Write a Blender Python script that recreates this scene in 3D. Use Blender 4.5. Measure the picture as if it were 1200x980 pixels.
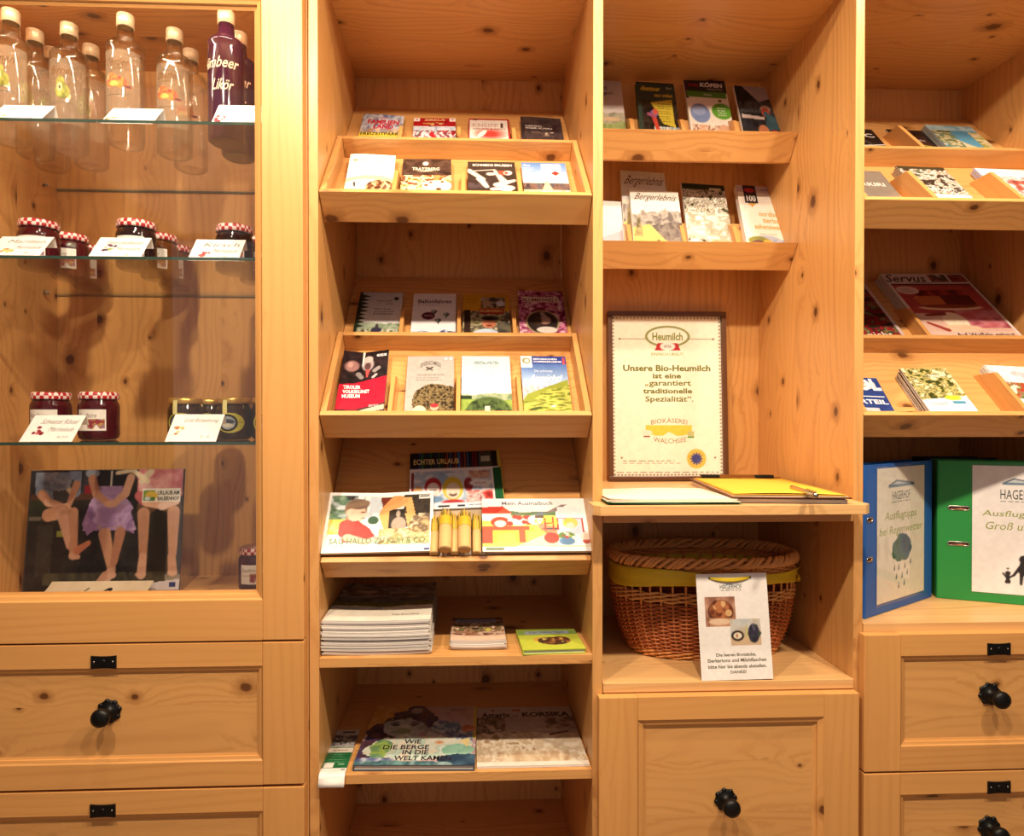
import bpy, bmesh, math, random
import numpy as np
from mathutils import Vector, Matrix

# ------------------------------------------------------------------ camera, light, exposure
S = bpy.context.scene
for _o in list(bpy.data.objects):
    bpy.data.objects.remove(_o)
COL = S.collection
EYE = 1.5                       # eye height above the floor
DIST = 1.31                     # camera to the front plane of the shelving (y = 0)
F = 775.0                       # focal length for a 1200 px wide frame
YAW = math.atan(33.5 / F)
PITCH = math.radians(0.45)
PX0, PY0 = 581.5, 490 + F * math.tan(PITCH)
ROT = Matrix.Rotation(-YAW, 4, 'Z') @ Matrix.Rotation(math.pi / 2 - PITCH, 4, 'X')
cam_d = bpy.data.cameras.new('camera')
cam = bpy.data.objects.new('camera', cam_d)
COL.objects.link(cam)
cam.matrix_world = Matrix.Translation((0, -DIST, EYE)) @ ROT
cam_d.sensor_width = 36
cam_d.lens = F / 1200 * 36
cam_d.shift_x = (600 - PX0) / 1200
cam_d.shift_y = (PY0 - 490) / 1200
cam_d.clip_start = 0.05
S.camera = cam

S.view_settings.view_transform = 'Standard'
S.view_settings.look = 'None'
S.view_settings.gamma = 1
S.view_settings.exposure = -0.2
S.view_settings.use_curve_mapping = False

W = bpy.data.worlds.new('world')
S.world = W
W.use_nodes = True
W.node_tree.nodes['Background'].inputs[0].default_value = (0.86, 0.86, 1.0, 1)
W.node_tree.nodes['Background'].inputs[1].default_value = 0.06

S.cycles.transparent_max_bounces = 32
LAMP_X = (-0.5, 0.25, 1.0)
def lamp_light(x, y=-0.95, power=84):
    l = bpy.data.lights.new('spot_lamp_light', 'SPOT')
    l.energy = power
    l.color = (1.0, 0.83, 0.62)
    l.spot_size = math.radians(150)
    l.spot_blend = 0.9
    l.shadow_soft_size = 0.035
    o = bpy.data.objects.new('spot_lamp_light', l)
    COL.objects.link(o)
    o.location = (x, y, EYE + 1.16)
    o.rotation_euler = Vector((0, 0.5, -1.35)).to_track_quat('-Z', 'Y').to_euler()
    return o
LAMPS = [lamp_light(x) for x in LAMP_X] + [lamp_light(x, -0.42, 26) for x in (-0.5, 0.25, 1.0)]
front_fill = bpy.data.lights.new('front_fill_light', 'AREA')  # added fill behind the camera, no actual window; also mirrored in the pane
front_fill.energy = 11
front_fill.color = (0.92, 0.93, 1.0)
front_fill.shape = 'RECTANGLE'
front_fill.size = 4.6
front_fill.size_y = 2.5
front_fill_o = bpy.data.objects.new('front_fill_light', front_fill)
COL.objects.link(front_fill_o)
front_fill_o.location = (0.3, -3.3, EYE - 0.05)
front_fill_o.rotation_euler = Vector((0, 1, -0.02)).to_track_quat('-Z', 'Y').to_euler()

cl_ = bpy.data.lights.new('ceiling_fill_light', 'AREA')  # invented panel, added to carry the pane reflection upward and for soft fill
cl_.energy = 6
cl_.color = (1.0, 0.95, 0.9)
cl_.shape = 'RECTANGLE'
cl_.size = 4.4
cl_.size_y = 2.0
clo = bpy.data.objects.new('ceiling_fill_light', cl_)
COL.objects.link(clo)
clo.location = (0.3, -2.25, 2.74)

def at(px, py, y):
    """world point seen at photograph pixel px, py on the vertical plane at depth y"""
    d = ROT.to_3x3() @ Vector(((px - PX0) / F, -(py - PY0) / F, -1))
    k = (y + DIST) / d.y
    return Vector((0, -DIST, EYE)) + d * k
def AX(px, y, py=490):
    return at(px, py, y).x
def AZ(py, y, px=548):
    return at(px, py, y).z
def on_z(px, py, z):
    """world point seen at px, py on the horizontal plane z"""
    d = ROT.to_3x3() @ Vector(((px - PX0) / F, -(py - PY0) / F, -1))
    return Vector((0, -DIST, EYE)) + d * ((z - EYE) / d.z)

# ------------------------------------------------------------------ helpers
RND = random.Random(7)
def tag(o, label=None, cat=None, group=None, kind=None):
    if label: o['label'] = label
    if cat: o['category'] = cat
    if group: o['group'] = group
    if kind: o['kind'] = kind
    return o
def thing(name, label, cat, loc=(0, 0, 0), group=None, rot=None):
    o = bpy.data.objects.new(name, None)
    o.empty_display_size = 0.05
    COL.objects.link(o)
    o.location = loc
    if rot is not None:
        o.matrix_world = Matrix.Translation(loc) @ rot
    return tag(o, label, cat, group)
def link(name, me, parent=None, world=False):
    o = bpy.data.objects.new(name, me)
    COL.objects.link(o)
    if parent is not None:
        o.parent = parent
        if world and parent.parent is None and parent.type == 'EMPTY':
            o.matrix_parent_inverse = Matrix.Translation(parent.location).inverted()
    return o
def dup(root, loc=None, label=None, group=None, rotz=None):
    r = root.copy(); COL.objects.link(r)
    if loc is not None: r.location = loc
    if rotz is not None: r.rotation_euler = (r.rotation_euler[0], r.rotation_euler[1], rotz)
    if label: r['label'] = label
    if group: r['group'] = group
    for ch in list(root.children):
        c = ch.copy(); COL.objects.link(c); c.parent = r
        for g in list(ch.children):
            d = g.copy(); COL.objects.link(d); d.parent = c
    return r

class MB:
    """mesh builder: verts, faces, uv in metres along the grain"""
    def __init__(s):
        s.v = []; s.f = []; s.uv = []; s.sm = []
    def face(s, idx, uv=None, smooth=False):
        s.f.append(idx); s.uv.append(uv or [(0, 0)] * len(idx)); s.sm.append(smooth)
    def box(s, x0, x1, y0, y1, z0, z1, grain='x', M=None, off=None):
        b = len(s.v)
        P = [Vector((x, y, z)) for x in (x0, x1) for y in (y0, y1) for z in (z0, z1)]
        o = off or (RND.random() * 40, RND.random() * 40)
        g = 'xyz'.index(grain)
        for p in P:
            s.v.append(tuple(M @ p) if M is not None else tuple(p))
        for q, ax in (((0, 1, 3, 2), 0), ((4, 6, 7, 5), 0), ((0, 4, 5, 1), 1), ((2, 3, 7, 6), 1), ((0, 2, 6, 4), 2), ((1, 5, 7, 3), 2)):
            if ax == g:
                a, c = [k for k in range(3) if k != g]
                uv = [(P[i][a] * .15 + o[0], P[i][c] + o[1] + .3) for i in q]
            else:
                c = [k for k in range(3) if k != g and k != ax][0]
                uv = [(P[i][g] + o[0], P[i][c] + o[1] + ax * .013) for i in q]
            s.face([b + i for i in q], uv)
        return s
    def prism(s, pts, x0, x1, M=None, off=None):
        """profile pts (y, z) extruded from x0 to x1, grain along x on the long faces"""
        b = len(s.v); n = len(pts)
        o = off or (RND.random() * 40, RND.random() * 40)
        for x in (x0, x1):
            for (y, z) in pts:
                p = Vector((x, y, z)); s.v.append(tuple(M @ p) if M is not None else tuple(p))
        t = 0
        for i in range(n):
            j = (i + 1) % n
            L = math.hypot(pts[j][0] - pts[i][0], pts[j][1] - pts[i][1])
            s.face([b + i, b + n + i, b + n + j, b + j], [(x0 + o[0], t + o[1]), (x1 + o[0], t + o[1]), (x1 + o[0], t + L + o[1]), (x0 + o[0], t + L + o[1])])
            t += L
        s.face([b + i for i in range(n)][::1], [(pts[i][1] + o[0], pts[i][0] + o[1]) for i in range(n)])
        s.face([b + n + i for i in range(n)][::-1], [(pts[i][1] + o[0], pts[i][0] + o[1]) for i in range(n)][::-1])
        return s
    def lathe(s, prof, n=24, M=None, closed=True):
        b = len(s.v); m = len(prof)
        for i in range(n):
            a = 2 * math.pi * i / n
            for (r, z) in prof:
                p = Vector((r * math.cos(a), r * math.sin(a), z)); s.v.append(tuple(M @ p) if M is not None else tuple(p))
        for i in range(n):
            j = (i + 1) % n
            for k in range(m - 1):
                s.face([b + i * m + k, b + j * m + k, b + j * m + k + 1, b + i * m + k + 1], None, True)
        return s
    def tube(s, pts, r, n=6, closed=False, M=None, ref=None):
        b = len(s.v); P = [Vector(p) for p in pts]; m = len(P)
        rr = r if isinstance(r, (list, tuple)) else [r] * m
        for i, p in enumerate(P):
            q = P[(i + 1) % m] if (closed or i < m - 1) else p
            q0 = P[i - 1] if (closed or i > 0) else p
            t = (q - q0)
            t = t.normalized() if t.length > 1e-9 else Vector((0, 0, 1))
            up = ref or (Vector((0, 0, 1)) if abs(t.z) < .9 else Vector((1, 0, 0)))
            a = t.cross(up).normalized(); c = a.cross(t)
            for k in range(n):
                w = 2 * math.pi * k / n
                v = p + a * (math.cos(w) * rr[i]) + c * (math.sin(w) * rr[i])
                s.v.append(tuple(M @ v) if M is not None else tuple(v))
        for i in range(m if closed else m - 1):
            j = (i + 1) % m
            for k in range(n):
                l = (k + 1) % n
                s.face([b + i * n + k, b + i * n + l, b + j * n + l, b + j * n + k], None, True)
        if not closed:
            s.face([b + k for k in range(n)]); s.face([b + (m - 1) * n + k for k in range(n)][::-1])
        return s
    def grid(s, fn, nu, nv, smooth=True, flip=False):
        b = len(s.v)
        for j in range(nv + 1):
            for i in range(nu + 1):
                s.v.append(tuple(fn(i / nu, j / nv)))
        for j in range(nv):
            for i in range(nu):
                q = [b + j * (nu + 1) + i, b + j * (nu + 1) + i + 1, b + (j + 1) * (nu + 1) + i + 1, b + (j + 1) * (nu + 1) + i]
                s.face(q[::-1] if flip else q, None, smooth)
        return s
    def mesh(s, name, mat):
        me = bpy.data.meshes.new(name)
        me.from_pydata(s.v, [], s.f)
        uvl = me.uv_layers.new(name='grain')
        flat = [c for uv in s.uv for p in uv for c in p]
        uvl.data.foreach_set('uv', flat)
        me.polygons.foreach_set('use_smooth', s.sm)
        if mat is not None: me.materials.append(mat)
        me.update()
        return me
    def build(s, name, mat, parent=None, world=False, bevel=0, fix=False):
        me = s.mesh(name, mat)
        if fix:
            bm = bmesh.new(); bm.from_mesh(me); bmesh.ops.recalc_face_normals(bm, faces=bm.faces); bm.to_mesh(me); bm.free()
        o = link(name, me, parent, world)
        if bevel:
            m = o.modifiers.new('bevel', 'BEVEL'); m.width = bevel; m.segments = 2; m.limit_method = 'ANGLE'
        return o

# ------------------------------------------------------------------ materials
def new_mat(name):
    m = bpy.data.materials.new(name); m.use_nodes = True
    return m, m.node_tree, m.node_tree.nodes['Principled BSDF']
def lin(c):
    return tuple(((x / 255) / 12.92 if x / 255 <= .04045 else ((x / 255 + .055) / 1.055) ** 2.4) for x in c)
def plain(name, rgb, rough=.5, metal=0, noise=0, scale=40, spec=None, bump=0):
    m, nt, b = new_mat(name)
    c = lin(rgb)
    b.inputs['Base Color'].default_value = (*c, 1)
    b.inputs['Roughness'].default_value = rough
    b.inputs['Metallic'].default_value = metal
    if spec is not None: b.inputs['Specular IOR Level'].default_value = spec
    if noise or bump:
        tc = nt.nodes.new('ShaderNodeTexCoord'); nz = nt.nodes.new('ShaderNodeTexNoise'); nz.inputs['Scale'].default_value = scale
        nt.links.new(tc.outputs['Object'], nz.inputs['Vector'])
        if noise:
            mx = nt.nodes.new('ShaderNodeMix'); mx.data_type = 'RGBA'
            mx.inputs[6].default_value = (*[x * (1 - noise) for x in c], 1); mx.inputs[7].default_value = (*[min(1, x * (1 + noise)) for x in c], 1)
            nt.links.new(nz.outputs['Fac'], mx.inputs[0]); nt.links.new(mx.outputs[2], b.inputs['Base Color'])
        if bump:
            bp = nt.nodes.new('ShaderNodeBump'); bp.inputs['Strength'].default_value = bump; bp.inputs['Distance'].default_value = .002
            nt.links.new(nz.outputs['Fac'], bp.inputs['Height']); nt.links.new(bp.outputs['Normal'], b.inputs['Normal'])
    return m

def wood_mat(name, base, dark, strip=.105, knots=.72, rough=.36, ring=.5, warp=46.0):
    m, nt, b = new_mat(name)
    N, L = nt.nodes, nt.links
    def math_(op, a, bb=None, c=None):
        n = N.new('ShaderNodeMath'); n.operation = op
        for i, x in enumerate((a, bb, c)):
            if x is None: continue
            if isinstance(x, (int, float)): n.inputs[i].default_value = x
            else: L.new(x, n.inputs[i])
        return n.outputs[0]
    def vec(x, y, z=0.0):
        n = N.new('ShaderNodeCombineXYZ')
        for i, q in enumerate((x, y, z)):
            if isinstance(q, (int, float)): n.inputs[i].default_value = q
            else: L.new(q, n.inputs[i])
        return n.outputs[0]
    def noise(v, scale, detail=2, rough_=.5):
        n = N.new('ShaderNodeTexNoise'); n.inputs['Scale'].default_value = scale; n.inputs['Detail'].default_value = detail; n.inputs['Roughness'].default_value = rough_
        L.new(v, n.inputs['Vector']); return n.outputs['Fac']
    uv = N.new('ShaderNodeUVMap'); uv.uv_map = 'grain'
    sp = N.new('ShaderNodeSeparateXYZ'); L.new(uv.outputs[0], sp.inputs[0])
    u, v = sp.outputs[0], sp.outputs[1]
    sid = math_('FLOOR', math_('DIVIDE', v, strip))
    wn = N.new('ShaderNodeTexWhiteNoise'); wn.noise_dimensions = '1D'; L.new(sid, wn.inputs['W'])
    r1 = wn.outputs['Value']
    u2 = math_('ADD', u, math_('MULTIPLY', r1, 13.0))
    # knots
    A, B = 4.4, 12.0
    vo = N.new('ShaderNodeTexVoronoi'); vo.voronoi_dimensions = '2D'; vo.inputs['Scale'].default_value = 1
    vo.inputs['Randomness'].default_value = .8
    L.new(vec(math_('MULTIPLY', u2, A), math_('MULTIPLY', v, B)), vo.inputs['Vector'])
    ps = N.new('ShaderNodeSeparateXYZ'); L.new(vo.outputs['Position'], ps.inputs[0])
    du = math_('SUBTRACT', math_('DIVIDE', ps.outputs[0], A), u2)
    dv = math_('SUBTRACT', math_('DIVIDE', ps.outputs[1], B), v)
    wob = noise(vec(math_('MULTIPLY', u2, 60), math_('MULTIPLY', v, 60)), 1, 2)
    d = math_('SQRT', math_('ADD', math_('POWER', math_('MULTIPLY', du, .72), 2), math_('POWER', dv, 2)))
    d = math_('MULTIPLY', d, math_('ADD', .6, math_('MULTIPLY', wob, .8)))
    cs = N.new('ShaderNodeSeparateColor'); L.new(vo.outputs['Color'], cs.inputs[0])
    has = math_('LESS_THAN', cs.outputs[0], knots)
    rad = math_('MULTIPLY_ADD', math_('POWER', cs.outputs[1], 2.0), .0085, .0024)
    q = math_('DIVIDE', d, rad)
    mr = N.new('ShaderNodeMapRange'); mr.interpolation_type = 'SMOOTHSTEP'
    mr.inputs[1].default_value = 1.35; mr.inputs[2].default_value = .7; L.new(q, mr.inputs[0])
    core = math_('MULTIPLY', mr.outputs[0], has)
    mr2 = N.new('ShaderNodeMapRange'); mr2.interpolation_type = 'SMOOTHSTEP'
    mr2.inputs[1].default_value = 3.4; mr2.inputs[2].default_value = 1.0; L.new(q, mr2.inputs[0])
    halo = math_('MULTIPLY', mr2.outputs[0], has)
    # growth rings
    n1 = noise(vec(math_('MULTIPLY', u2, 1.6), math_('MULTIPLY', v, 9), math_('MULTIPLY', sid, 3.1)), 1, 1, .4)
    n2 = noise(vec(math_('MULTIPLY', u2, 7), math_('MULTIPLY', v, 30), sid), 1, 2)
    bend = math_('MULTIPLY', math_('MULTIPLY', math_('EXPONENT', math_('MULTIPLY', d, -42.0)), has), 17.0)
    ph = math_('ADD', math_('MULTIPLY', v, 330.0), math_('MULTIPLY', n1, warp))
    ph = math_('ADD', math_('ADD', ph, math_('MULTIPLY', n2, 2.0)), bend)
    s1 = math_('MULTIPLY_ADD', math_('SINE', ph), .5, .5)
    rings = math_('POWER', s1, 3.0)
    amp = noise(vec(math_('MULTIPLY', u2, .8), math_('MULTIPLY', v, 14), 5.0), 1, 1)
    ampr = N.new('ShaderNodeMapRange'); ampr.inputs[1].default_value = .35; ampr.inputs[2].default_value = .7
    ampr.inputs[3].default_value = .15; ampr.inputs[4].default_value = .8; L.new(amp, ampr.inputs[0])
    rings = math_('MULTIPLY', rings, ampr.outputs[0])
    fib = noise(vec(math_('MULTIPLY', u2, 9), math_('MULTIPLY', v, 420)), 1, 3, .6)
    cloud = noise(vec(math_('MULTIPLY', u2, 2.2), math_('MULTIPLY', v, 8), 9.0), 1, 2)
    def mix(f, a, c):
        n = N.new('ShaderNodeMix'); n.data_type = 'RGBA'
        if isinstance(f, (int, float)): n.inputs[0].default_value = f
        else: L.new(f, n.inputs[0])
        for i, x in ((6, a), (7, c)):
            if isinstance(x, tuple): n.inputs[i].default_value = (*x, 1)
            else: L.new(x, n.inputs[i])
        return n.outputs[2]
    light = tuple(min(1, x * 1.08) for x in base)
    deep = tuple(a * .82 + c * .18 for a, c in zip(base, dark))
    c0 = mix(math_('MULTIPLY_ADD', cloud, .9, math_('MULTIPLY_ADD', r1, .5, -.25)), light, deep)
    c0 = mix(math_('MULTIPLY', rings, ring), c0, dark)
    c0 = mix(math_('MULTIPLY', fib, .16), c0, dark)
    c0 = mix(math_('MULTIPLY', halo, .55), c0, tuple(x * .72 for x in dark))
    c0 = mix(math_('MULTIPLY', core, .86), c0, (.085, .022, .006))
    L.new(c0, b.inputs['Base Color'])
    L.new(math_('MULTIPLY_ADD', fib, .18, rough - .09), b.inputs['Roughness'])
    b.inputs['Specular IOR Level'].default_value = .4
    bp = N.new('ShaderNodeBump'); bp.inputs['Strength'].default_value = .12; bp.inputs['Distance'].default_value = .0006
    L.new(math_('SUBTRACT', 1.0, math_('ADD', rings, core)), bp.inputs['Height']); L.new(bp.outputs['Normal'], b.inputs['Normal'])
    return m
PINE = wood_mat('pine_boards', (.685, .36, .122), (.37, .125, .025))
PINE_F = wood_mat('pine_frames', (.68, .34, .108), (.42, .155, .034), knots=.16, ring=.3, warp=24.0)
PINE_L = wood_mat('pine_ledge', (.74, .45, .19), (.5, .21, .055), strip=.2, knots=.12)
BLACK = plain('black_iron', (26, 24, 23), .42, .6, .3, 300)
SCREW = plain('screw_steel', (170, 160, 150), .3, 1)
PLASTER = plain('cream_plaster', (232, 222, 206), .9, 0, .03, 12, bump=.2)
TILE = plain('stone_floor', (150, 118, 88), .5, 0, .12, 6)
WHITE_P = plain('white_ceiling_paint', (240, 236, 228), .9, 0, .02, 20)

def glass_mat(name, tint=(1, 1, 1), base=.05, refl=(1, 1, 1)):
    m = bpy.data.materials.new(name); m.use_nodes = True
    nt = m.node_tree; nt.nodes.clear()
    out = nt.nodes.new('ShaderNodeOutputMaterial'); mx = nt.nodes.new('ShaderNodeMixShader')
    tr = nt.nodes.new('ShaderNodeBsdfTransparent'); gl = nt.nodes.new('ShaderNodeBsdfGlossy')
    tr.inputs[0].default_value = (*tint, 1); gl.inputs[0].default_value = (*refl, 1); gl.inputs[1].default_value = .01
    lw = nt.nodes.new('ShaderNodeLayerWeight'); fr = nt.nodes.new('ShaderNodeMath'); fr.operation = 'POWER'; fr.inputs[1].default_value = 5
    nt.links.new(lw.outputs['Facing'], fr.inputs[0])
    ad = nt.nodes.new('ShaderNodeMath'); ad.operation = 'ADD'; ad.use_clamp = True; ad.inputs[1].default_value = base
    nt.links.new(fr.outputs[0], ad.inputs[0]); nt.links.new(ad.outputs[0], mx.inputs[0])
    nt.links.new(tr.outputs[0], mx.inputs[1]); nt.links.new(gl.outputs[0], mx.inputs[2]); nt.links.new(mx.outputs[0], out.inputs[0])
    return m
PANE = glass_mat('door_pane_glass', (.985, .985, .98), .045)
SHELFGLASS = glass_mat('glass_shelf_face', (.96, .975, .96), .03)
SHELFEDGE = plain('glass_shelf_green_edge', (52, 74, 62), .12, 0, .2, 60)

# ------------------------------------------------------------------ the room
Z0 = 0.0
BACK = .445                       # depth of the inside back panels
def struct(name, mb, mat, **k):
    return tag(mb.build(name, mat, **k), kind='structure')
struct('floor', MB().box(-3.2, 3.4, -3.6, .7, -.05, 0, 'x'), TILE)
struct('wall_back', MB().box(-3.2, 3.4, .49, .6, 0, 2.75, 'x'), PLASTER)
struct('ceiling', MB().box(-3.2, 3.4, -3.6, .6, 2.75, 2.85, 'x'), WHITE_P)
struct('wall_front', MB().box(-2.35, 3.4, -3.75, -3.65, 0, 2.75, 'x'), PLASTER)

# ------------------------------------------------------------------ furniture
Zr = lambda z: EYE + z
TH = .0195                        # board thickness
TOPZ = Zr(.99)
FY = -.021                        # front face of the doors and drawers

# vertical positions of the side boards at the front plane
XA = AX(361.5, 0); XB = AX(373.3, 0)            # left board of the tall bookcase
XC = AX(694.6, 0); XD = AX(707.0, 0)            # board between bookcase and niche
XE = AX(1001.2, 0); XG = AX(1012.4, 0)          # board between niche and right bookcase
XH = XG + (XC - XB); XI = XH + TH
CAB_L = AX(67, BACK, 300) ; CAB_R = XA - TH

def side(root, x0, x1, z0, z1, name='side_panel', y0=0.0):
    return MB().box(x0, x1, y0, BACK + .02, z0, z1, 'z').build(name, PINE, root, True, bevel=.0012)
def back(root, x0, x1, z0, z1):
    return MB().box(x0, x1, BACK, BACK + .018, z0, z1, 'z').build('back_panel', PINE, root, True)
def shelf(root, x0, x1, z, y0=0.0, name='shelf', th=TH, mat=None):
    return MB().box(x0, x1, y0, BACK, z - th, z, 'x').build(name, mat or PINE, root, True, bevel=.0012)

def bead_ring(x0, x1, z0, z1, yf, w, depth):
    """moulding running round the inside of a frame, sloping back to the panel"""
    m = MB()
    prof = [(0, 0), (.15, .25), (.55, .45), (.6, .8), (1, 1)]
    rings = []
    for (a, d) in prof:
        q = a * w
        rings.append([(x0 + q, yf + d * depth, z0 + q), (x1 - q, yf + d * depth, z0 + q), (x1 - q, yf + d * depth, z1 - q), (x0 + q, yf + d * depth, z1 - q)])
    for k in range(len(rings) - 1):
        for i in range(4):
            j = (i + 1) % 4
            b = len(m.v); q = [rings[k][i], rings[k][j], rings[k + 1][j], rings[k + 1][i]]
            m.v += q
            ax = 0 if i % 2 == 0 else 2
            m.face([b, b + 1, b + 2, b + 3], [(p[ax] + i * 3.7, p[2 - ax] * 1.0 + i) for p in q])
    return m
def knob(parent, x, z, y):
    m = MB()
    M = Matrix.Translation((x, y, z)) @ Matrix.Rotation(math.pi / 2, 4, 'X')
    m.lathe([(0, 0), (.021, 0), (.0215, .0025), (.017, .004), (.009, .006), (.0075, .016), (.0085, .022), (.0165, .027), (.0175, .032), (.016, .037), (.009, .0405), (0, .041)], 24, M)
    for k in range(8):
        a = k * math.pi / 4 + .2
        m.lathe([(0, .004), (.005, .0035), (.0055, 0)], 8, M @ Matrix.Translation((.0185 * math.cos(a), .0185 * math.sin(a), 0)))
    return m.build('knob', BLACK, parent, fix=True)
def lock_plate(parent, x, z, y):
    w, h = .0235, .0125
    m = MB()
    n = 8; pts = []
    for i in range(n + 1):
        t = -1 + 2 * i / n; pts.append((x + w * t * (1), z + h * (1 - .12 * (1 - t * t))))
    for i in range(n + 1):
        t = 1 - 2 * i / n; pts.append((x + w * t, z - h * (1 - .12 * (1 - t * t))))
    b = len(m.v); N = len(pts)
    for yy in (y, y - .003):
        for p in pts: m.v.append((p[0], yy, p[1]))
    for i in range(N): m.face([b + i, b + (i + 1) % N, b + N + (i + 1) % N, b + N + i])
    m.face([b + i for i in range(N)]); m.face([b + N + i for i in range(N)][::-1])
    m.lathe([(.0048, -.001), (.0048, .0015), (.003, .0022), (0, .0022)], 12, Matrix.Translation((x, y - .003, z + .001)) @ Matrix.Rotation(math.pi / 2, 4, 'X'))
    m.box(x - .0022, x + .0022, y - .0044, y - .003, z - .008, z)
    o = m.build('lock_plate', BLACK, parent, fix=True)
    for sx in (-1, 1):
        MB().lathe([(.0017, 0), (.0014, .0008), (0, .001)], 8, Matrix.Translation((x + sx * .0175, y - .003, z + .001)) @ Matrix.Rotation(math.pi / 2, 4, 'X')).build('screw', SCREW, parent)
    return o
def frame_front(root, name, x0, x1, z0, z1, sl, sr, rt, rb, bead=.0135, pane=None, dep=.0085, back_y=-.001):
    """door or drawer front: panel (or pane), two stiles, two rails, moulding"""
    ix0, ix1, iz0, iz1 = x0 + sl, x1 - sr, z0 + rb, z1 - rt
    if pane is None:
        g = 'x'
        p = MB().box(ix0 - .004, ix1 + .004, FY + dep, back_y, iz0 - .004, iz1 + .004, g).build(name, PINE, root, True)
    else:
        p = MB().box(ix0 + bead - .002, ix1 - bead + .002, FY + .012, FY + .016, iz0 + bead - .002, iz1 - bead + .002).build(name, pane, root, True)
    for a, c in ((x0, ix0), (ix1, x1)):
        MB().box(a, c, FY, back_y, z0, z1, 'z').build('stile', PINE_F, p, bevel=.0016)
    for a, c in ((z0, iz0), (iz1, z1)):
        MB().box(ix0, ix1, FY, back_y, a, c, 'x').build('rail', PINE_F, p, bevel=.0008)
    bead_ring(ix0, ix1, iz0, iz1, FY + .0003, bead, dep if pane is None else .014).build('moulding', PINE_F, p)
    return p

# --- glass display cabinet on the left
cab = thing('display_cabinet', 'pine display cabinet on the left with a glazed door over drawers', 'cabinet', (CAB_L, 0, 0))
CFLOOR = AZ(674.5, BACK, 250); CCEIL = AZ(84, BACK, 180)
side(cab, CAB_L - TH, CAB_L, .12, TOPZ); side(cab, CAB_R, CAB_R + TH - .0008, .12, TOPZ)
back(cab, CAB_L, CAB_R, .12, TOPZ)
shelf(cab, CAB_L, CAB_R, CFLOOR, name='cabinet_floor'); MB().box(CAB_L, CAB_R, 0, BACK, CCEIL, CCEIL + .02, 'x').build('cabinet_ceiling', PINE, cab, True)
MB().box(CAB_L, CAB_R, .05, BACK, .02, .12, 'x').build('plinth', PINE, cab, True)
DL, DR = CAB_L - TH, AX(355.4, FY)
zd = AZ(753.5, FY, 200)
frame_front(cab, 'glass_door', DL, DR, AZ(752.2, FY, 200), TOPZ, .08, DR - AX(307, FY), TOPZ - AZ(3.5, FY, 150) - .0165, AZ(704, FY, 150) - AZ(752, FY, 150), bead=.0165, pane=PANE)
for k, (a, b_) in enumerate(((755.2, 924.0), (927.2, 1110))):
    zt, zb = AZ(a, FY, 150), AZ(b_, FY, 150)
    d = frame_front(cab, 'drawer', DL, DR, zb, zt, .08, DR - AX(306.5, FY), .046, .0475)
    lock_plate(d, AX((122, 121)[k], FY, 776 + 174 * k), AZ((776, 950)[k], FY, 121), FY)
    knob(d, AX(125.5, FY, 837), AZ((835.5, 1010)[k], FY, 125), FY + .0085)
zb3 = AZ(1110, FY, 150) - .003
d = frame_front(cab, 'drawer', DL, DR, zb3 - .285, zb3, .08, DR - AX(306.5, FY), .046, .0475)
lock_plate(d, AX(121, FY, 776), zb3 - .03, FY); knob(d, AX(125.5, FY, 837), zb3 - .14, FY + .0085)
GY0 = .033
for i, pz in enumerate([AZ(q, GY0, 150) - EYE + .003 for q in (142.5, 302.5, 520)]):
    m = MB().box(CAB_L + .001, CAB_R - .001, GY0, BACK - .002, Zr(pz) - .006, Zr(pz))
    o = m.build('glass_shelf', SHELFGLASS, cab, True)
    MB().box(CAB_L + .001, CAB_R - .001, GY0 - .0006, GY0, Zr(pz) - .006, Zr(pz)).build('front_edge', SHELFEDGE, o)
    MB().box(CAB_L + .001, CAB_R - .001, BACK - .0022, BACK - .001, Zr(pz) - .006, Zr(pz)).build('rear_edge', SHELFEDGE, o)
    for yy in (.08, .39):
        MB().lathe([(0, 0), (.003, 0), (.003, .012), (0, .012)], 8, Matrix.Translation((CAB_L, yy, Zr(pz) - .009)) @ Matrix.Rotation(math.pi / 2, 4, 'Y')).build('shelf_pin', SCREW, o)

lb = MB().box(CAB_L + .03, CAB_R - .03, .012, .034, CCEIL - .012, CCEIL - .0005).build('fill_housing', SCREW, cab, True)  # unseen housing, added together with the fill strips
for k in range(3):
    q = bpy.data.lights.new('cabinet_fill', 'AREA'); q.shape = 'RECTANGLE'; q.size = .2; q.size_y = .012; q.energy = 1.5; q.color = (1.0, .85, .66)  # added fill lamps, hidden by the door rail, brighten the cabinet inside
    qo = bpy.data.objects.new('cabinet_fill', q); COL.objects.link(qo)
    qo.location = (CAB_L + .14 + k * .23, .023, CCEIL - .0135); qo.rotation_euler = Vector((0, .45, -1)).to_track_quat('-Z', 'Y').to_euler()

# --- tall bookcase
bc = thing('bookcase', 'tall open pine bookcase between the glass cabinet and the niche', 'bookcase', (XA, 0, 0))
side(bc, XA + .0006, XB, .12, TOPZ); side(bc, XC, XD - .001, .12, TOPZ)
back(bc, XB, XC, .12, TOPZ)
TOPB = AZ(93.5, BACK, 535)
MB().box(XB, XC, 0, BACK, TOPB, TOPB + .02, 'x').build('top_board', PINE, bc, True)
SH4, SH5, SH6 = AZ(769, 0), AZ(905, 0), Zr(-1.02)
for z in (SH4, SH5, SH6): shelf(bc, XB, XC, z)
MB().box(XB, XC, .05, BACK, .12, .22, 'x').build('plinth', PINE, bc, True)

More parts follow.
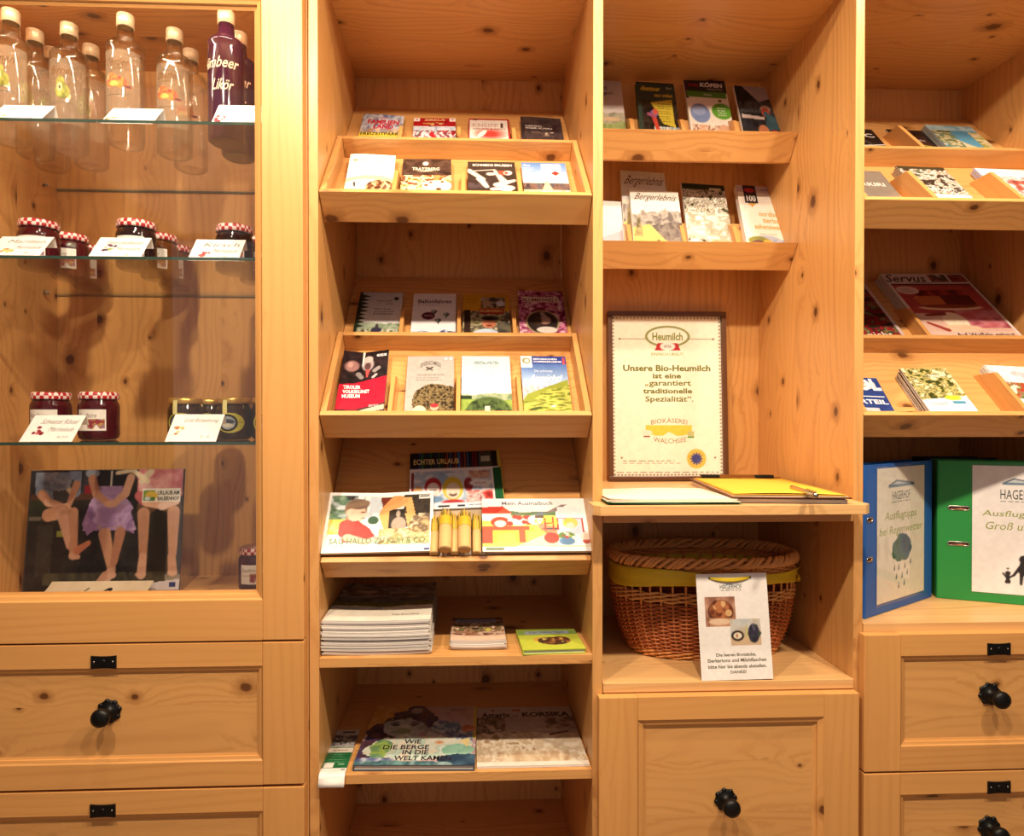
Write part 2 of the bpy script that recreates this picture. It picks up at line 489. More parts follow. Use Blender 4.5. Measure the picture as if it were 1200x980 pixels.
# --- niche unit
nb = thing('niche_unit', 'pine shelf niche with a projecting ledge above a single wide drawer', 'shelving', (XD, 0, 0))
side(nb, XE, XG - .0008, .12, TOPZ)
back(nb, XD, XE, .12, TOPZ)
LEDGE = AZ(592.3, -.07, 850)
MB().box(XD, XE, 0, BACK, TOPB, TOPB + .02, 'x').build('top_board', PINE, nb, True)
m = MB()
lx0, lx1 = AX(696.5, -.07, 600), AX(1014.5, -.045, 600)
pts = [(XD - 0.0, .0), (lx0, .0), (lx0, -.057), (lx0 + .012, -.07), (lx1 - .014, -.07), (lx1, -.057), (lx1, .0), (XE, .0), (XE, BACK), (XD, BACK)]
# ledge outline extruded in z (projecting board that wraps past the side boards)
b0 = len(m.v)
for zz in (LEDGE - .0195, LEDGE):
    for p in pts: m.v.append((p[0], p[1] - (.0012 if p[1] == 0 else 0), zz))
n = len(pts)
for i in range(n):
    j = (i + 1) % n
    q = [b0 + i, b0 + j, b0 + n + j, b0 + n + i]
    m.face(q, [((m.v[k][0] + m.v[k][1]) + 5, m.v[k][2] + .03) for k in q])
m.face([b0 + i for i in range(n)][::-1], [(m.v[b0 + i][0], m.v[b0 + i][1]) for i in range(n)][::-1])
m.face([b0 + n + i for i in range(n)], [(m.v[b0 + i][0], m.v[b0 + i][1]) for i in range(n)])
m.build('ledge_board', PINE_L, nb, True, bevel=.0012, fix=True)
shelf(nb, XD, XE, LEDGE - .0200, name='box_top', th=.0235)
BFL = AZ(803.3, 0)
shelf(nb, XD, XE, BFL, y0=-.002, mat=PINE_L)
MB().box(XD + .002, XE - .002, 0, .02, BFL - .06, BFL - TH, 'x').build('rail', PINE_F, nb, True)
MB().box(XD, XE, .05, BACK, .12, .2, 'x').build('plinth', PINE, nb, True)
zt = AZ(815.5, FY, 850)
d = frame_front(nb, 'drawer', AX(702, FY, 900), AX(1007, FY, 880), AZ(1130, FY, 850), zt, .0775, .072, .0465, .06, bead=.0205, dep=.011)
knob(d, AX(855, FY - .01, 944), AZ(944, FY - .01, 855), FY + .011)

# --- right bookcase
rc = thing('bookcase', 'pine bookcase at the right edge, open above and with drawers below', 'bookcase', (XG, 0, 0))
side(rc, XH, XI, .12, TOPZ)
back(rc, XG, XH, .12, TOPZ)
MB().box(XG, XH, 0, BACK, TOPB, TOPB + .02, 'x').build('top_board', PINE, rc, True)
RFL = AZ(729.8, 0, 1060)
shelf(rc, XG, XH, RFL, y0=-.002, mat=PINE_L)
MB().box(XG + .003, XH, 0, .02, RFL - .06, RFL - TH, 'x').build('rail', PINE_F, rc, True)
# narrow left wall of the drawer box, below the open part
MB().box(XG, XG + .004, .002, BACK, .12, RFL - TH, 'z').build('side_panel', PINE, rc, True)
for k, (a, b_) in enumerate(((743.3, 903.4), (905.6, 1068))):
    x0 = AX(1013.2, FY, 820); x1 = XI
    d = frame_front(rc, 'drawer', x0, x1, AZ(b_, FY, 1100), AZ(a, FY, 1100), .0755, .0755, .044, .0505, bead=.0135)
    lock_plate(d, AX((1170, 1171)[k], FY, 761), AZ((760.7, 922.5)[k], FY, 1170), FY)
    knob(d, AX((1163, 1163)[k], FY, 815), AZ((815, 972)[k], FY, 1163), FY + .0085)

zb4 = AZ(1068, FY, 1100) - .003
while zb4 > .42:
    d = frame_front(rc, 'drawer', x0, XI, zb4 - .268, zb4, .0755, .0755, .044, .0505, bead=.0135)
    lock_plate(d, (x0 + XI) / 2, zb4 - .03, FY); knob(d, (x0 + XI) / 2, zb4 - .13, FY + .0085); zb4 -= .271
MB().box(XG, XH, .05, BACK, .12, .2, 'x').build('plinth', PINE, rc, True)

# ------------------------------------------------------------------ brochure racks
D45 = Vector((0, math.cos(math.radians(45)), math.sin(math.radians(45))))
N45 = Vector((0, -math.sin(math.radians(45)), math.cos(math.radians(45))))
class Frame:
    """slope coordinates: x along the shelf, s up the slope, h out of the slope"""
    def __init__(s, y, z, ang=45):
        a = math.radians(ang)
        s.M = Matrix.Translation((0, y, z)) @ Matrix(((1, 0, 0, 0), (0, math.cos(a), -math.sin(a), 0), (0, math.sin(a), math.cos(a), 0), (0, 0, 0, 1)))
    def px_x(s, px, ss, hh, py=490):
        p = s.M @ Vector((0, ss, hh)); return AX(px, p.y, py)
HB = .0205      # base board surface above the bottom edge of the front board
def fin(fr, root, x, s0, h0, l1, l2, hh, w=.009):
    """divider: flat on the base board, cut off slantwise at its upper end"""
    m = MB(); b = len(m.v); o = (RND.random() * 9, RND.random() * 9)
    prof = [(s0, h0), (s0, h0 + hh), (s0 + l1, h0 + hh), (s0 + l2, h0)]
    for xx in (x - w / 2, x + w / 2):
        for (a, c) in prof: m.v.append(tuple(fr.M @ Vector((xx, a, c))))
    for q in ((0, 1, 2, 3), (7, 6, 5, 4), (0, 4, 5, 1), (1, 5, 6, 2), (2, 6, 7, 3), (3, 7, 4, 0)):
        m.face([b + i for i in q], [(prof[i % 4][0] + o[0], prof[i % 4][1] + o[1] + (i // 4) * w) for i in q])
    return m.build('divider', PINE_F, root, True, bevel=.0008, fix=True)
def rack(label, x0, x1, z0, low, up):
    """two tier rack: one board at 45 degrees, a framed tray in front, a lip for the upper tier"""
    fr = Frame(.046, z0 - .046)
    root = thing('brochure_rack', label, 'rack', ((x0 + x1) / 2, .046, z0 - .046), 'two tier brochure racks')
    x0 += .0012; x1 -= .0012
    MB().box(x0, x1, -.0, .0125, -.0005, .065, 'x', fr.M).build('front_board', PINE, root, True, bevel=.001)
    MB().box(x0, x1, .0130, .553, 0.0015, HB, 'x', fr.M).build('base_board', PINE, root, True)
    MB().box(x0 + .0125, x1 - .0125, .2535, .2660, HB + .0003, .065, 'x', fr.M).build('middle_board', PINE, root, True, bevel=.001)
    for a in (x0, x1 - .012):
        MB().box(a, a + .012, .0130, .2660, HB + .0003, .0650, 'y', fr.M).build('side_board', PINE, root, True, bevel=.001)
    for px in low: fin(fr, root, fr.px_x(px, .08, .04), .0130, HB, .125, .15, .026)
    for px in up: fin(fr, root, fr.px_x(px, .36, .04), .2665, HB, .115, .14, .024)
    return fr
RZ1, RZ2 = AZ(226.5, 0), AZ(486.5, 0)
R1 = rack('upper two-tier pine rack in the tall bookcase, above the museum brochures', XB, XC, RZ1, (463, 543, 609), (470, 538, 602))
R2 = rack('lower two-tier pine rack in the tall bookcase, above the colouring books', XB, XC, RZ2, (459, 537, 609), (472, 538, 602))
R4 = rack('upper two-tier pine rack in the right bookcase, directly above the food magazine', XG, XH, RZ1, (), ())
R5 = rack('lower two-tier pine rack in the right bookcase, above the ring binders', XG, XH, RZ2, (), ())
_racks = [o for o in bpy.data.objects if o.name.startswith('brochure_rack')]

# single slope for the colouring books
C3 = Frame(.046, AZ(654.5, 0) - .046)
r3 = thing('brochure_rack', 'plain sloping pine rack holding the colouring books and pencil tubes', 'rack', ((XB + XC) / 2, .046, AZ(654.5, 0) - .046))
MB().box(XB + .0012, XC - .0012, 0, .0125, -.0005, .055, 'x', C3.M).build('front_board', PINE, r3, True, bevel=.001)
MB().box(XB + .0012, XC - .0012, .0130, .365, .0015, .0435, 'x', C3.M).build('base_board', PINE, r3, True)

# niche racks: leaning back board, sloping front board
def niche_rack(label, z0, fins):
    y0 = .23
    root = thing('brochure_rack', label, 'rack', ((XD + XE) / 2, y0, z0 - .055), 'niche brochure racks')
    xa, xb = XD + .0012, XE - .0012
    m = MB(); m.prism([(y0, z0), (y0 + .043, z0 - .057), (y0 + .055, z0 - .048), (y0 + .0135, z0 + .0005)], xa, xb); m.build('front_board', PINE, root, True, bevel=.001, fix=True)
    fr = Frame(y0 + .0545, z0 - .043, 60)
    MB().box(xa, xb, -.004, .142, -.012, 0, 'x', fr.M).build('back_board', PINE, root, True, bevel=.001)
    for px in fins: fin(fr, root, fr.px_x(px, .06, .02), .002, .0003, .10, .137, .030, .010)
    return fr
N1 = niche_rack('upper sloping pine rack in the niche, holding the hiking and adventure books', AZ(152.5, .23, 820), (740, 800, 862))
N2 = niche_rack('lower sloping pine rack in the niche, directly above the framed certificate', AZ(283, .23, 820), (737, 800, 862))

# ------------------------------------------------------------------ printed matter
def print_mat(name, rough, spec=.5):
    m, nt, b = new_mat(name)
    a = nt.nodes.new('ShaderNodeVertexColor'); a.layer_name = 'Col'
    nt.links.new(a.outputs[0], b.inputs['Base Color'])
    b.inputs['Roughness'].default_value = rough; b.inputs['Specular IOR Level'].default_value = spec
    return m
GLOSSY = print_mat('printed_gloss_cover', .33, .35)
MATT = print_mat('printed_matt_paper', .7, .25)
def edge_mat(name, rgb, lines=2600):
    m, nt, b = new_mat(name)
    tc = nt.nodes.new('ShaderNodeTexCoord'); sp = nt.nodes.new('ShaderNodeSeparateXYZ'); nz = nt.nodes.new('ShaderNodeTexNoise'); cb = nt.nodes.new('ShaderNodeCombineXYZ')
    nt.links.new(tc.outputs['Object'], sp.inputs[0]); nt.links.new(sp.outputs[2], cb.inputs[2]); nt.links.new(cb.outputs[0], nz.inputs['Vector'])
    nz.inputs['Scale'].default_value = lines; nz.inputs['Detail'].default_value = 1
    c = lin(rgb); mx = nt.nodes.new('ShaderNodeMix'); mx.data_type = 'RGBA'
    mx.inputs[6].default_value = (*[x * .62 for x in c], 1); mx.inputs[7].default_value = (*c, 1)
    nt.links.new(nz.outputs['Fac'], mx.inputs[0]); nt.links.new(mx.outputs[2], b.inputs['Base Color']); b.inputs['Roughness'].default_value = .85
    return m
PAGES = edge_mat('page_edges', (238, 230, 218))

class Art:
    """a small picture painted with numpy; becomes the vertex colours of a fine grid"""
    def __init__(s, w, h, bg=(250, 248, 244), seed=1):
        s.w, s.h = w, h
        s.A = np.empty((h, w, 3)); s.A[:] = bg
        s.alpha = np.ones((h, w))
        s.X, s.Y = np.meshgrid((np.arange(w)) / (w - 1), (np.arange(h)) / (h - 1))
        s.r = np.random.RandomState(seed); s.px = 1.0 / w; s.asp = h / w
        s.T = []
    def put(s, m, c):
        m = np.clip(m, 0, 1)[..., None]; s.A = s.A * (1 - m) + np.array(c, float) * m; return s
    def rect(s, x0, y0, x1, y1, c):
        return s.put(((s.X >= x0) & (s.X <= x1) & (s.Y >= y0) & (s.Y <= y1)).astype(float), c)
    def grad(s, y0, y1, c0, c1, x0=0, x1=1):
        t = np.clip((s.Y - y0) / (y1 - y0), 0, 1)[..., None]
        col = np.array(c0, float) * (1 - t) + np.array(c1, float) * t
        m = ((s.Y >= y0) & (s.Y <= y1) & (s.X >= x0) & (s.X <= x1))[..., None]
        s.A = np.where(m, col, s.A); return s
    def ell(s, cx, cy, rx, ry, c, ang=0, soft=1.0):
        dx, dy = s.X - cx, (s.Y - cy); ca, sa = math.cos(ang), math.sin(ang)
        u = (dx * ca + dy * sa * s.asp) / rx; v = (-dx * sa / s.asp + dy * ca) / ry
        d = np.sqrt(u * u + v * v)
        return s.put(.5 + (1 - d) * min(rx / s.px, ry * s.h) / soft, c)
    def cap(s, x0, y0, x1, y1, r0, r1, c):
        """tapered stroke, radii as fractions of the width"""
        a = s.asp; dx, dy = x1 - x0, (y1 - y0) * a; L = dx * dx + dy * dy + 1e-9
        t = np.clip(((s.X - x0) * dx + (s.Y - y0) * a * dy) / L, 0, 1)
        d = np.hypot(s.X - x0 - t * dx, (s.Y - y0) * a - t * dy); r = r0 + (r1 - r0) * t
        return s.put(.5 + (r - d) * s.w, c)
    def poly(s, pts, c):
        ins = np.zeros((s.h, s.w), bool); n = len(pts)
        for i in range(n):
            (x0, y0), (x1, y1) = pts[i], pts[(i + 1) % n]
            if y0 == y1: continue
            cond = ((s.Y >= y0) != (s.Y >= y1))
            xi = x0 + (s.Y - y0) * (x1 - x0) / (y1 - y0)
            ins ^= cond & (s.X < xi)
        return s.put(ins.astype(float), c)
    def fbm(s, fx, fy, oct=4):
        out = np.zeros((s.h, s.w)); amp = 1; tot = 0
        for k in range(oct):
            gx, gy = max(2, int(fx * 2 ** k) + 2), max(2, int(fy * 2 ** k) + 2)
            g = s.r.rand(gy + 1, gx + 1)
            x = s.X * (gx - 1); y = s.Y * (gy - 1)
            xi, yi = np.floor(x).astype(int), np.floor(y).astype(int); tx, ty = x - xi, y - yi
            tx, ty = tx * tx * (3 - 2 * tx), ty * ty * (3 - 2 * ty)
            out += amp * ((g[yi, xi] * (1 - tx) + g[yi, xi + 1] * tx) * (1 - ty) + (g[yi + 1, xi] * (1 - tx) + g[yi + 1, xi + 1] * tx) * ty)
            tot += amp; amp *= .55
        return out / tot
    def mottle(s, x0, y0, x1, y1, cols, fx=6, fy=6, oct=4, k=2.2, mask=None):
        """patchy photograph-like area running through several colours"""
        n = np.clip((s.fbm(fx, fy, oct) - .5) * k + .5, 0, .999) * (len(cols) - 1)
        i = np.floor(n).astype(int); t = (n - i)[..., None]; C = np.array(cols, float)
        col = C[i] * (1 - t) + C[np.minimum(i + 1, len(cols) - 1)] * t
        m = ((s.X >= x0) & (s.X <= x1) & (s.Y >= y0) & (s.Y <= y1))
        if mask is not None: m = m & mask
        s.A = np.where(m[..., None], col, s.A); return s
    def cloud(s, cx, cy, rx, ry, cols, rag=1.3, fx=7, fy=7, k=2.4):
        m = ((s.X - cx) / rx) ** 2 + ((s.Y - cy) / ry) ** 2 < 1 + rag * (s.fbm(9, 9) - .5) * 2
        return s.mottle(0, 0, 1, 1, cols, fx, fy, 4, k, m)
    def ridge(s, base, amp, f, cols, seed=0, y1=1.0, jag=.6, tilt=0, fx=8, fy=8):
        """mountain or hill silhouette filled with mottled colour down to y1"""
        rr = np.random.RandomState(seed); x = s.X[0]; h = np.zeros_like(x); a = 1
        for k in range(5):
            n = int(f * 2 ** k) + 2; g = rr.rand(n + 1); p = x * (n - 1); i = np.floor(p).astype(int); t = p - i
            h += a * (g[i] * (1 - t) + g[np.minimum(i + 1, n)] * t - .5); a *= jag
        line = base - amp * h + tilt * (x - .5)
        return s.mottle(0, 0, 1, y1, cols, fx, fy, mask=s.Y > line[None, :])
    def spots(s, n, x0, y0, x1, y1, rmin, rmax, cols, flat=1.0):
        for _ in range(n):
            r = rmin + (rmax - rmin) * s.r.rand(); c = cols[s.r.randint(len(cols))]
            s.ell(x0 + (x1 - x0) * s.r.rand(), y0 + (y1 - y0) * s.r.rand(), r, r / s.asp * flat, c, s.r.rand() * 3)
        return s
    def text(s, t, x0, y0, x1, y1, c, shear=0, bold=0, arc=0):
        s.T.append((t, x0, y0, x1, y1, c, shear, bold, arc)); return s
    def lines(s, n, x0, y0, x1, y1, c, rag=.25):
        """rows too small to read: thin bars broken into words"""
        for i in range(n):
            y = y0 + (y1 - y0) * i / max(1, n - 1) if n > 1 else y0; x = x0; end = x1 - (x1 - x0) * rag * s.r.rand()
            while x < end:
                w = .02 + .05 * s.r.rand(); s.rect(x, y - .5 / s.h, min(end, x + w), y + .5 / s.h, c); x += w + .018
        return s

_FC = {}
def glyphs(t, bold):
    k = (t, bold)
    if k in _FC: return _FC[k]
    cu = bpy.data.curves.new('text', 'FONT'); cu.body = t; cu.size = 1; cu.resolution_u = 2; cu.offset = bold; cu.fill_mode = 'FRONT'
    o = bpy.data.objects.new('text', cu); COL.objects.link(o)
    dg = bpy.context.evaluated_depsgraph_get(); me = bpy.data.meshes.new_from_object(o.evaluated_get(dg))
    me.calc_loop_triangles()
    V = np.array([v.co[:2] for v in me.vertices]).reshape(-1, 2); Tt = np.array([tuple(q.vertices) for q in me.loop_triangles]).reshape(-1, 3)
    # outward winding
    a, b, c = V[Tt[:, 0]], V[Tt[:, 1]], V[Tt[:, 2]]
    neg = ((b[:, 0] - a[:, 0]) * (c[:, 1] - a[:, 1]) - (b[:, 1] - a[:, 1]) * (c[:, 0] - a[:, 0])) < 0
    Tt[neg] = Tt[neg][:, ::-1]
    bpy.data.objects.remove(o); bpy.data.curves.remove(cu); bpy.data.meshes.remove(me)
    _FC[k] = (V, Tt); return _FC[k]

def flat_map(w, L, t=0.0, bend=None):
    def fn(x, y):      # x, y in metres, arrays
        z = np.full_like(x, t)
        if bend is not None: z = z + bend(x / w, y / L)
        return np.stack([x, y, z], -1)
    return fn
def print_mesh(name, art, w, L, fn, mat, lift=.00022):
    """grid with painted vertex colours plus raised lettering; fn maps (x, y) metres to 3D"""
    art.A = np.clip(art.A + (art.fbm(art.w / 5, art.h / 5, 3) - .5)[..., None] * 16, 0, 255)
    _g = art.A.mean(-1, keepdims=True); art.A = np.clip((_g + (art.A - _g) * .86) * .965, 0, 255)
    X, Y = art.X * w, (1 - art.Y) * L
    P = fn(X, Y).reshape(-1, 3); C = art.A.reshape(-1, 3) / 255
    idx = np.arange(art.w * art.h).reshape(art.h, art.w)
    Q = np.stack([idx[1:, :-1], idx[1:, 1:], idx[:-1, 1:], idx[:-1, :-1]], -1).reshape(-1, 4)
    al = art.alpha.reshape(-1)
    if al.min() < .5: Q = Q[(al[Q] > .5).all(1)]
    verts, cols, tris, off = [P], [C], [], len(P)
    for (t, x0, y0, x1, y1, c, shear, bold, arc) in art.T:
        V, Tt = glyphs(t, bold)
        if len(V) == 0: continue
        mn, mx = V.min(0), V.max(0); U = (V - mn) / np.maximum(mx - mn, 1e-6)
        bx, by = (x0 + U[:, 0] * (x1 - x0)) * w, (1 - (y1 + U[:, 1] * (y0 - y1))) * L
        bx = bx + shear * (U[:, 1] - .5) * abs(y1 - y0) * L
        by = by + arc * L * (1 - (2 * U[:, 0] - 1) ** 2)
        p0 = fn(bx, by); e = 1e-4; nx = np.cross(fn(bx + e, by) - p0, fn(bx, by + e) - p0); nx /= np.linalg.norm(nx, axis=1)[:, None] + 1e-12
        verts.append(p0 + nx * lift); cols.append(np.tile(np.array(c) / 255, (len(V), 1))); tris.append(Tt + off); off += len(V)
    V = np.concatenate(verts); Cc = np.concatenate(cols)
    Tt = np.concatenate(tris) if tris else np.zeros((0, 3), int)
    me = bpy.data.meshes.new(name)
    nq, nt_ = len(Q), len(Tt)
    me.vertices.add(len(V)); me.vertices.foreach_set('co', V.astype(np.float32).ravel())
    me.loops.add(nq * 4 + nt_ * 3); me.loops.foreach_set('vertex_index', np.concatenate([Q.ravel(), Tt.ravel()]).astype(np.int32))
    me.polygons.add(nq + nt_)
    me.polygons.foreach_set('loop_start', np.concatenate([np.arange(nq) * 4, nq * 4 + np.arange(nt_) * 3]).astype(np.int32))
    me.update(calc_edges=True)
    lc = np.where(Cc <= .04045, Cc / 12.92, ((Cc + .055) / 1.055) ** 2.4)
    at_ = me.color_attributes.new('Col', 'FLOAT_COLOR', 'POINT')
    at_.data.foreach_set('color', np.concatenate([lc, np.ones((len(lc), 1))], 1).astype(np.float32).ravel())
    me.materials.append(mat)
    return me

def body_mesh(name, w, L, t, mat, bend=None, inset=0.0, nu=10, nv=10):
    m = MB(); b = bend or (lambda u, v: 0 * u)
    def P(u, v, h): return (inset + (w - 2 * inset) * u, inset + (L - 2 * inset) * v, h + float(b(np.array(u), np.array(v))))
    nu = nu if bend else 1; nv = nv if bend else 1
    for top in (0, 1):
        m.grid(lambda u, v: P(u, v, t * top), nu, nv, flip=not top)
    def strip(f, n):
        bb = len(m.v)
        for i in range(n + 1): m.v.append(f(i / n, 0)); m.v.append(f(i / n, 1))
        for i in range(n): m.face([bb + 2 * i, bb + 2 * i + 2, bb + 2 * i + 3, bb + 2 * i + 1])
    strip(lambda q, h: P(q, 0, t * h), nu); strip(lambda q, h: P(1 - q, 1, t * h), nu)
    strip(lambda q, h: P(0, 1 - q, t * h), nv); strip(lambda q, h: P(1, q, t * h), nv)
    return m.mesh(name, mat)

def booklet(name, label, cat, M, w, L, t, art, bend=None, group=None, mat=None, cedge=None, pages=None, hard=None, copies=0, step=None, clabel=None, jitter=.0015, spine=None):
    """one booklet: cover (print), pages, and for bound books a spine; `copies` more lie below it"""
    root = thing(name, label, cat, (0, 0, 0), group)
    st = step or t
    top = M @ Matrix.Translation((0, 0, st * copies))
    root.matrix_world = top
    cm = print_mesh('cover', art, w, L, flat_map(w, L, t + (.0004 if not hard else 0.0), bend), mat or GLOSSY)
    cov = link('cover', cm, root)
    if hard:
        bm_ = body_mesh('cover_board', w, L, .0016, hard, bend); o = link('cover_board', bm_, root); o.location = (0, 0, t - .0018)
        o2 = link('cover_board', bm_, root)
        MB().box(-.0005, .0022, 0, L, 0, t - .0002).build('spine', hard, root)
        link('pages', body_mesh('pages', w - .003, L - .006, t - .0036, pages or PAGES, bend), root).location = (0, .003, .0017)
    else:
        pm = body_mesh('pages', w, L, t, pages or PAGES, bend, inset=.0003); link('pages', pm, root)
        if spine is not None:
            MB().box(-.0006, .0004, 0, L, 0.0002, t + .0003).build('spine', spine, root)
    if copies:
        cpm = body_mesh('cover', w, L, min(.0009, t * .3), cedge or COVER_EDGE, bend)
        cpp = body_mesh('pages', w, L, t - min(.0009, t * .3), pages or PAGES, bend, inset=.0003)
        for k in range(copies):
            r = root.copy(); COL.objects.link(r)
            jx, jy, ja = RND.uniform(-jitter, jitter), RND.uniform(-jitter, jitter), RND.uniform(-.006, .006)
            r.matrix_world = M @ Matrix.Translation((jx, jy, st * k)) @ Matrix.Rotation(ja, 4, 'Z')
            r['label'] = clabel % ORD[copies - 1 - k]; r['group'] = group
            for ch in root.children:
                if ch.name.startswith('cover'):
                    c = link('cover', cpm, r); c.location = (0, 0, t - min(.0009, t * .3))
                elif ch.name.startswith('pages'): link('pages', cpp, r)
                else:
                    c = ch.copy(); COL.objects.link(c); c.parent = r
    return root
ORD = ['second', 'third', 'fourth', 'fifth', 'sixth', 'seventh', 'eighth', 'ninth', 'tenth', 'eleventh', 'twelfth', 'thirteenth', 'fourteenth', 'fifteenth', 'sixteenth', 'seventeenth', 'eighteenth', 'nineteenth', 'twentieth', 'twenty-first', 'twenty-second', 'twenty-third', 'twenty-fourth']
COVER_EDGE = plain('cover_card_edge', (196, 186, 176), .6)
WHITE_PAPER = plain('white_paper', (244, 240, 232), .8, 0, .02, 30, spec=.1)

def proj(p):
    d = ROT.to_3x3().inverted() @ (Vector(p) - Vector((0, -DIST, EYE)))
    return PX0 - F * d.x / d.z, PY0 + F * d.y / d.z
def slot(fr, s0, h, s_lip, bl, br, tl, tr, pyt, L=None):
    """where a booklet leaning in frame fr must be to fill the given outline"""
    lo, hi = s0 + .03, s0 + .6
    for _ in range(40):
        mid = (lo + hi) / 2
        if proj(fr.M @ Vector((fr.px_x((tl + tr) / 2, mid, h, pyt), mid, h)))[1] > pyt: lo = mid
        else: hi = mid
    st = lo
    if L is not None: st = s0 + L
    py_l = proj(fr.M @ Vector((0.3, s_lip, h)))[1]
    xbl, xbr = fr.px_x(bl, s_lip, h, py_l), fr.px_x(br, s_lip, h, py_l)
    xtl, xtr = fr.px_x(tl, st, h, pyt), fr.px_x(tr, st, h, pyt)
    w = (xbr - xbl + xtr - xtl) / 2
    ang = math.atan2((xtl + xtr - xbl - xbr) / 2, st - s_lip)
    ang = max(-.07, min(.07, ang))
    if ang > 0: s0 = s0 + w * math.sin(ang) + .0005
    xm, sm = (xbl + xbr + xtl + xtr) / 4, (s_lip + st) / 2
    x0 = xm - w / 2 * math.cos(ang) - (sm - s0) * math.tan(ang)
    return fr.M @ Matrix.Translation((x0, s0, 0)) @ Matrix.Rotation(-ang, 4, 'Z'), w, (st - s0) / math.cos(ang)
def lean(fr, tier, o, name, label, cat, art, t=.003, under=0.0, bend=None, copies=0, L=None, **k):
    """o = (bl, br, tl, tr, top) in photograph pixels"""
    s0 = {0: .0145, 1: .268, 2: .004}[tier]; lip = {0: .05, 1: .30, 2: .035}[tier]
    hb = {0: HB + .0008, 1: HB + .0008, 2: .001}[tier] + under
    if fr is C3: hb = .0445 + under
    M, w, LL = slot(fr, s0, hb + t * (copies + 1), lip, *o, L=L)
    return booklet(name, label, cat, M @ Matrix.Translation((0, 0, hb)), w, LL, t, art, bend, copies=copies, **k)

SKY = ((120, 165, 215), (205, 222, 236)); GRASS = [(70, 110, 40), (140, 165, 60), (190, 200, 100), (90, 130, 50)]
ROCK = [(90, 92, 98), (150, 148, 146), (215, 212, 206), (120, 118, 118)]
DARKF = [(25, 38, 22), (55, 75, 35), (20, 28, 20), (80, 100, 50)]
WARM = [(60, 30, 20), (160, 100, 60), (235, 205, 160), (110, 60, 40)]
def dl(bg=(245, 242, 236), seed=1, w=54, h=104): return Art(w, h, bg, seed)

def curl(a, b=0.0):     # top edge lifting in a wave
    return lambda u, v: a * v ** 3 * (.5 - .5 * np.cos(u * 3.2 + 2.6)) + b * v * v
COLBR = 'museum and excursion brochures in the tall bookcase racks'

# ---- upper rack, front tier
a = dl((250, 247, 238), 2); a.ell(.5, .62, .55, .16, (243, 226, 150)).ell(.42, .68, .46, .13, (250, 246, 235)).mottle(.35, .52, 1, .9, WARM, 9, 9, mask=((a.X - .72) / .3) ** 2 + ((a.Y - .72) / .16) ** 2 < 1)
a.rect(.1, .13, .85, .14, (190, 180, 90)).ell(.13, .135, .04, .02, (150, 160, 60)).cap(.18, .62, .2, .7, .03, .02, (60, 50, 60)).rect(0, .88, 1, 1, (250, 247, 238))
a.text('Hofladen', .2, .9, .8, .95, (120, 100, 60))
lean(R1, 0, (402.6, 459.5, 410.8, 463.8, 183), 'brochure', 'white brochure with a pale yellow arc and a carriage, leftmost in the upper rack front', 'brochure', a, .004, .012, curl(.004), group=COLBR)
a = dl((70, 46, 38), 3); a.mottle(0, 0, 1, .45, [(60, 38, 34), (95, 66, 52), (52, 34, 30)], 5, 8).mottle(0, .38, 1, 1, [(150, 60, 20), (240, 190, 110), (255, 240, 200), (110, 50, 25), (230, 150, 80)], 6, 9)
a.ell(.72, .62, .3, .12, (250, 238, 205)).spots(18, .1, .5, .95, .85, .02, .06, [(90, 50, 25), (250, 225, 170), (190, 60, 30)]).ell(.47, .11, .06, .045, (245, 235, 215))
a.text('TRATZBERG', .2, .2, .76, .27, (245, 232, 205), bold=.02, arc=-.01).ell(.47, .29, .15, .015, (200, 180, 150))
lean(R1, 0, (468.5, 528.6, 472.5, 529, 187), 'brochure', 'dark brown castle brochure with glowing gold picture in the upper rack', 'brochure', a, .004, .008, group=COLBR)
a = dl((62, 48, 42), 4); a.rect(.1, .06, .92, .13, (62, 48, 42)).spots(10, 0, .5, .35, .9, .05, .12, [(80, 64, 66), (58, 42, 44)])
for q in ((.02, .22, .3, .42, .07, .06), (.25, .42, .38, .6, .08, .05), (.45, .3, .52, .3, .07, .06), (.55, .2, .75, .5, .03, .09), (.6, .55, .95, .45, .09, .05), (.5, .65, .85, .62, .06, .1), (.75, .6, .85, .95, .1, .12), (.02, .24, .5, .2, .015, .02)): a.cap(*q, (225, 205, 190))
a.ell(.72, .27, .1, .055, (225, 70, 50)).ell(.83, .27, .09, .055, (245, 225, 210)).ell(.8, .27, .04, .03, (205, 50, 40)).text('SCHMIEDE ERLEBEN', .1, .06, .93, .115, (245, 235, 225), bold=.02)
lean(R1, 0, (548.5, 608, 548, 603, 190), 'brochure', 'black and white photo brochure with a small red crest in the upper rack', 'brochure', a, .0035, .008, group=COLBR)
a = dl((250, 250, 250), 5); a.grad(0, .5, (90, 140, 215), (225, 235, 245)).rect(.45, .03, .88, .4, (250, 250, 252)).grad(.4, .55, (225, 232, 245), (240, 225, 200)).mottle(0, .5, 1, .75, [(60, 50, 60), (140, 100, 80), (90, 85, 95)], 10, 5).poly([(.36, .75), (.52, .42), (.68, .75)], (235, 200, 150)).mottle(0, .66, 1, 1, [(240, 225, 195), (215, 180, 130), (250, 240, 215)], 12, 6).poly([(.32, 1), (.4, .68), (.62, .68), (.7, 1)], (252, 244, 226)).ell(.5, .84, .05, .02, (40, 50, 90))
a.poly([(.64, .26), (.74, .2), (.84, .26), (.74, .32)], (190, 50, 45)).spots(9, .05, .86, .95, .92, .02, .03, [(60, 45, 60)]).text('Gut', .04, .04, .2, .1, (235, 240, 250)).lines(2, .04, .14, .25, .17, (225, 235, 250))
lean(R1, 0, (616, 669, 609.5, 663, 191), 'brochure', 'blue sky brochure with a white palace and red diamond, rightmost in the upper rack', 'brochure', a, .004, .008, group=COLBR)
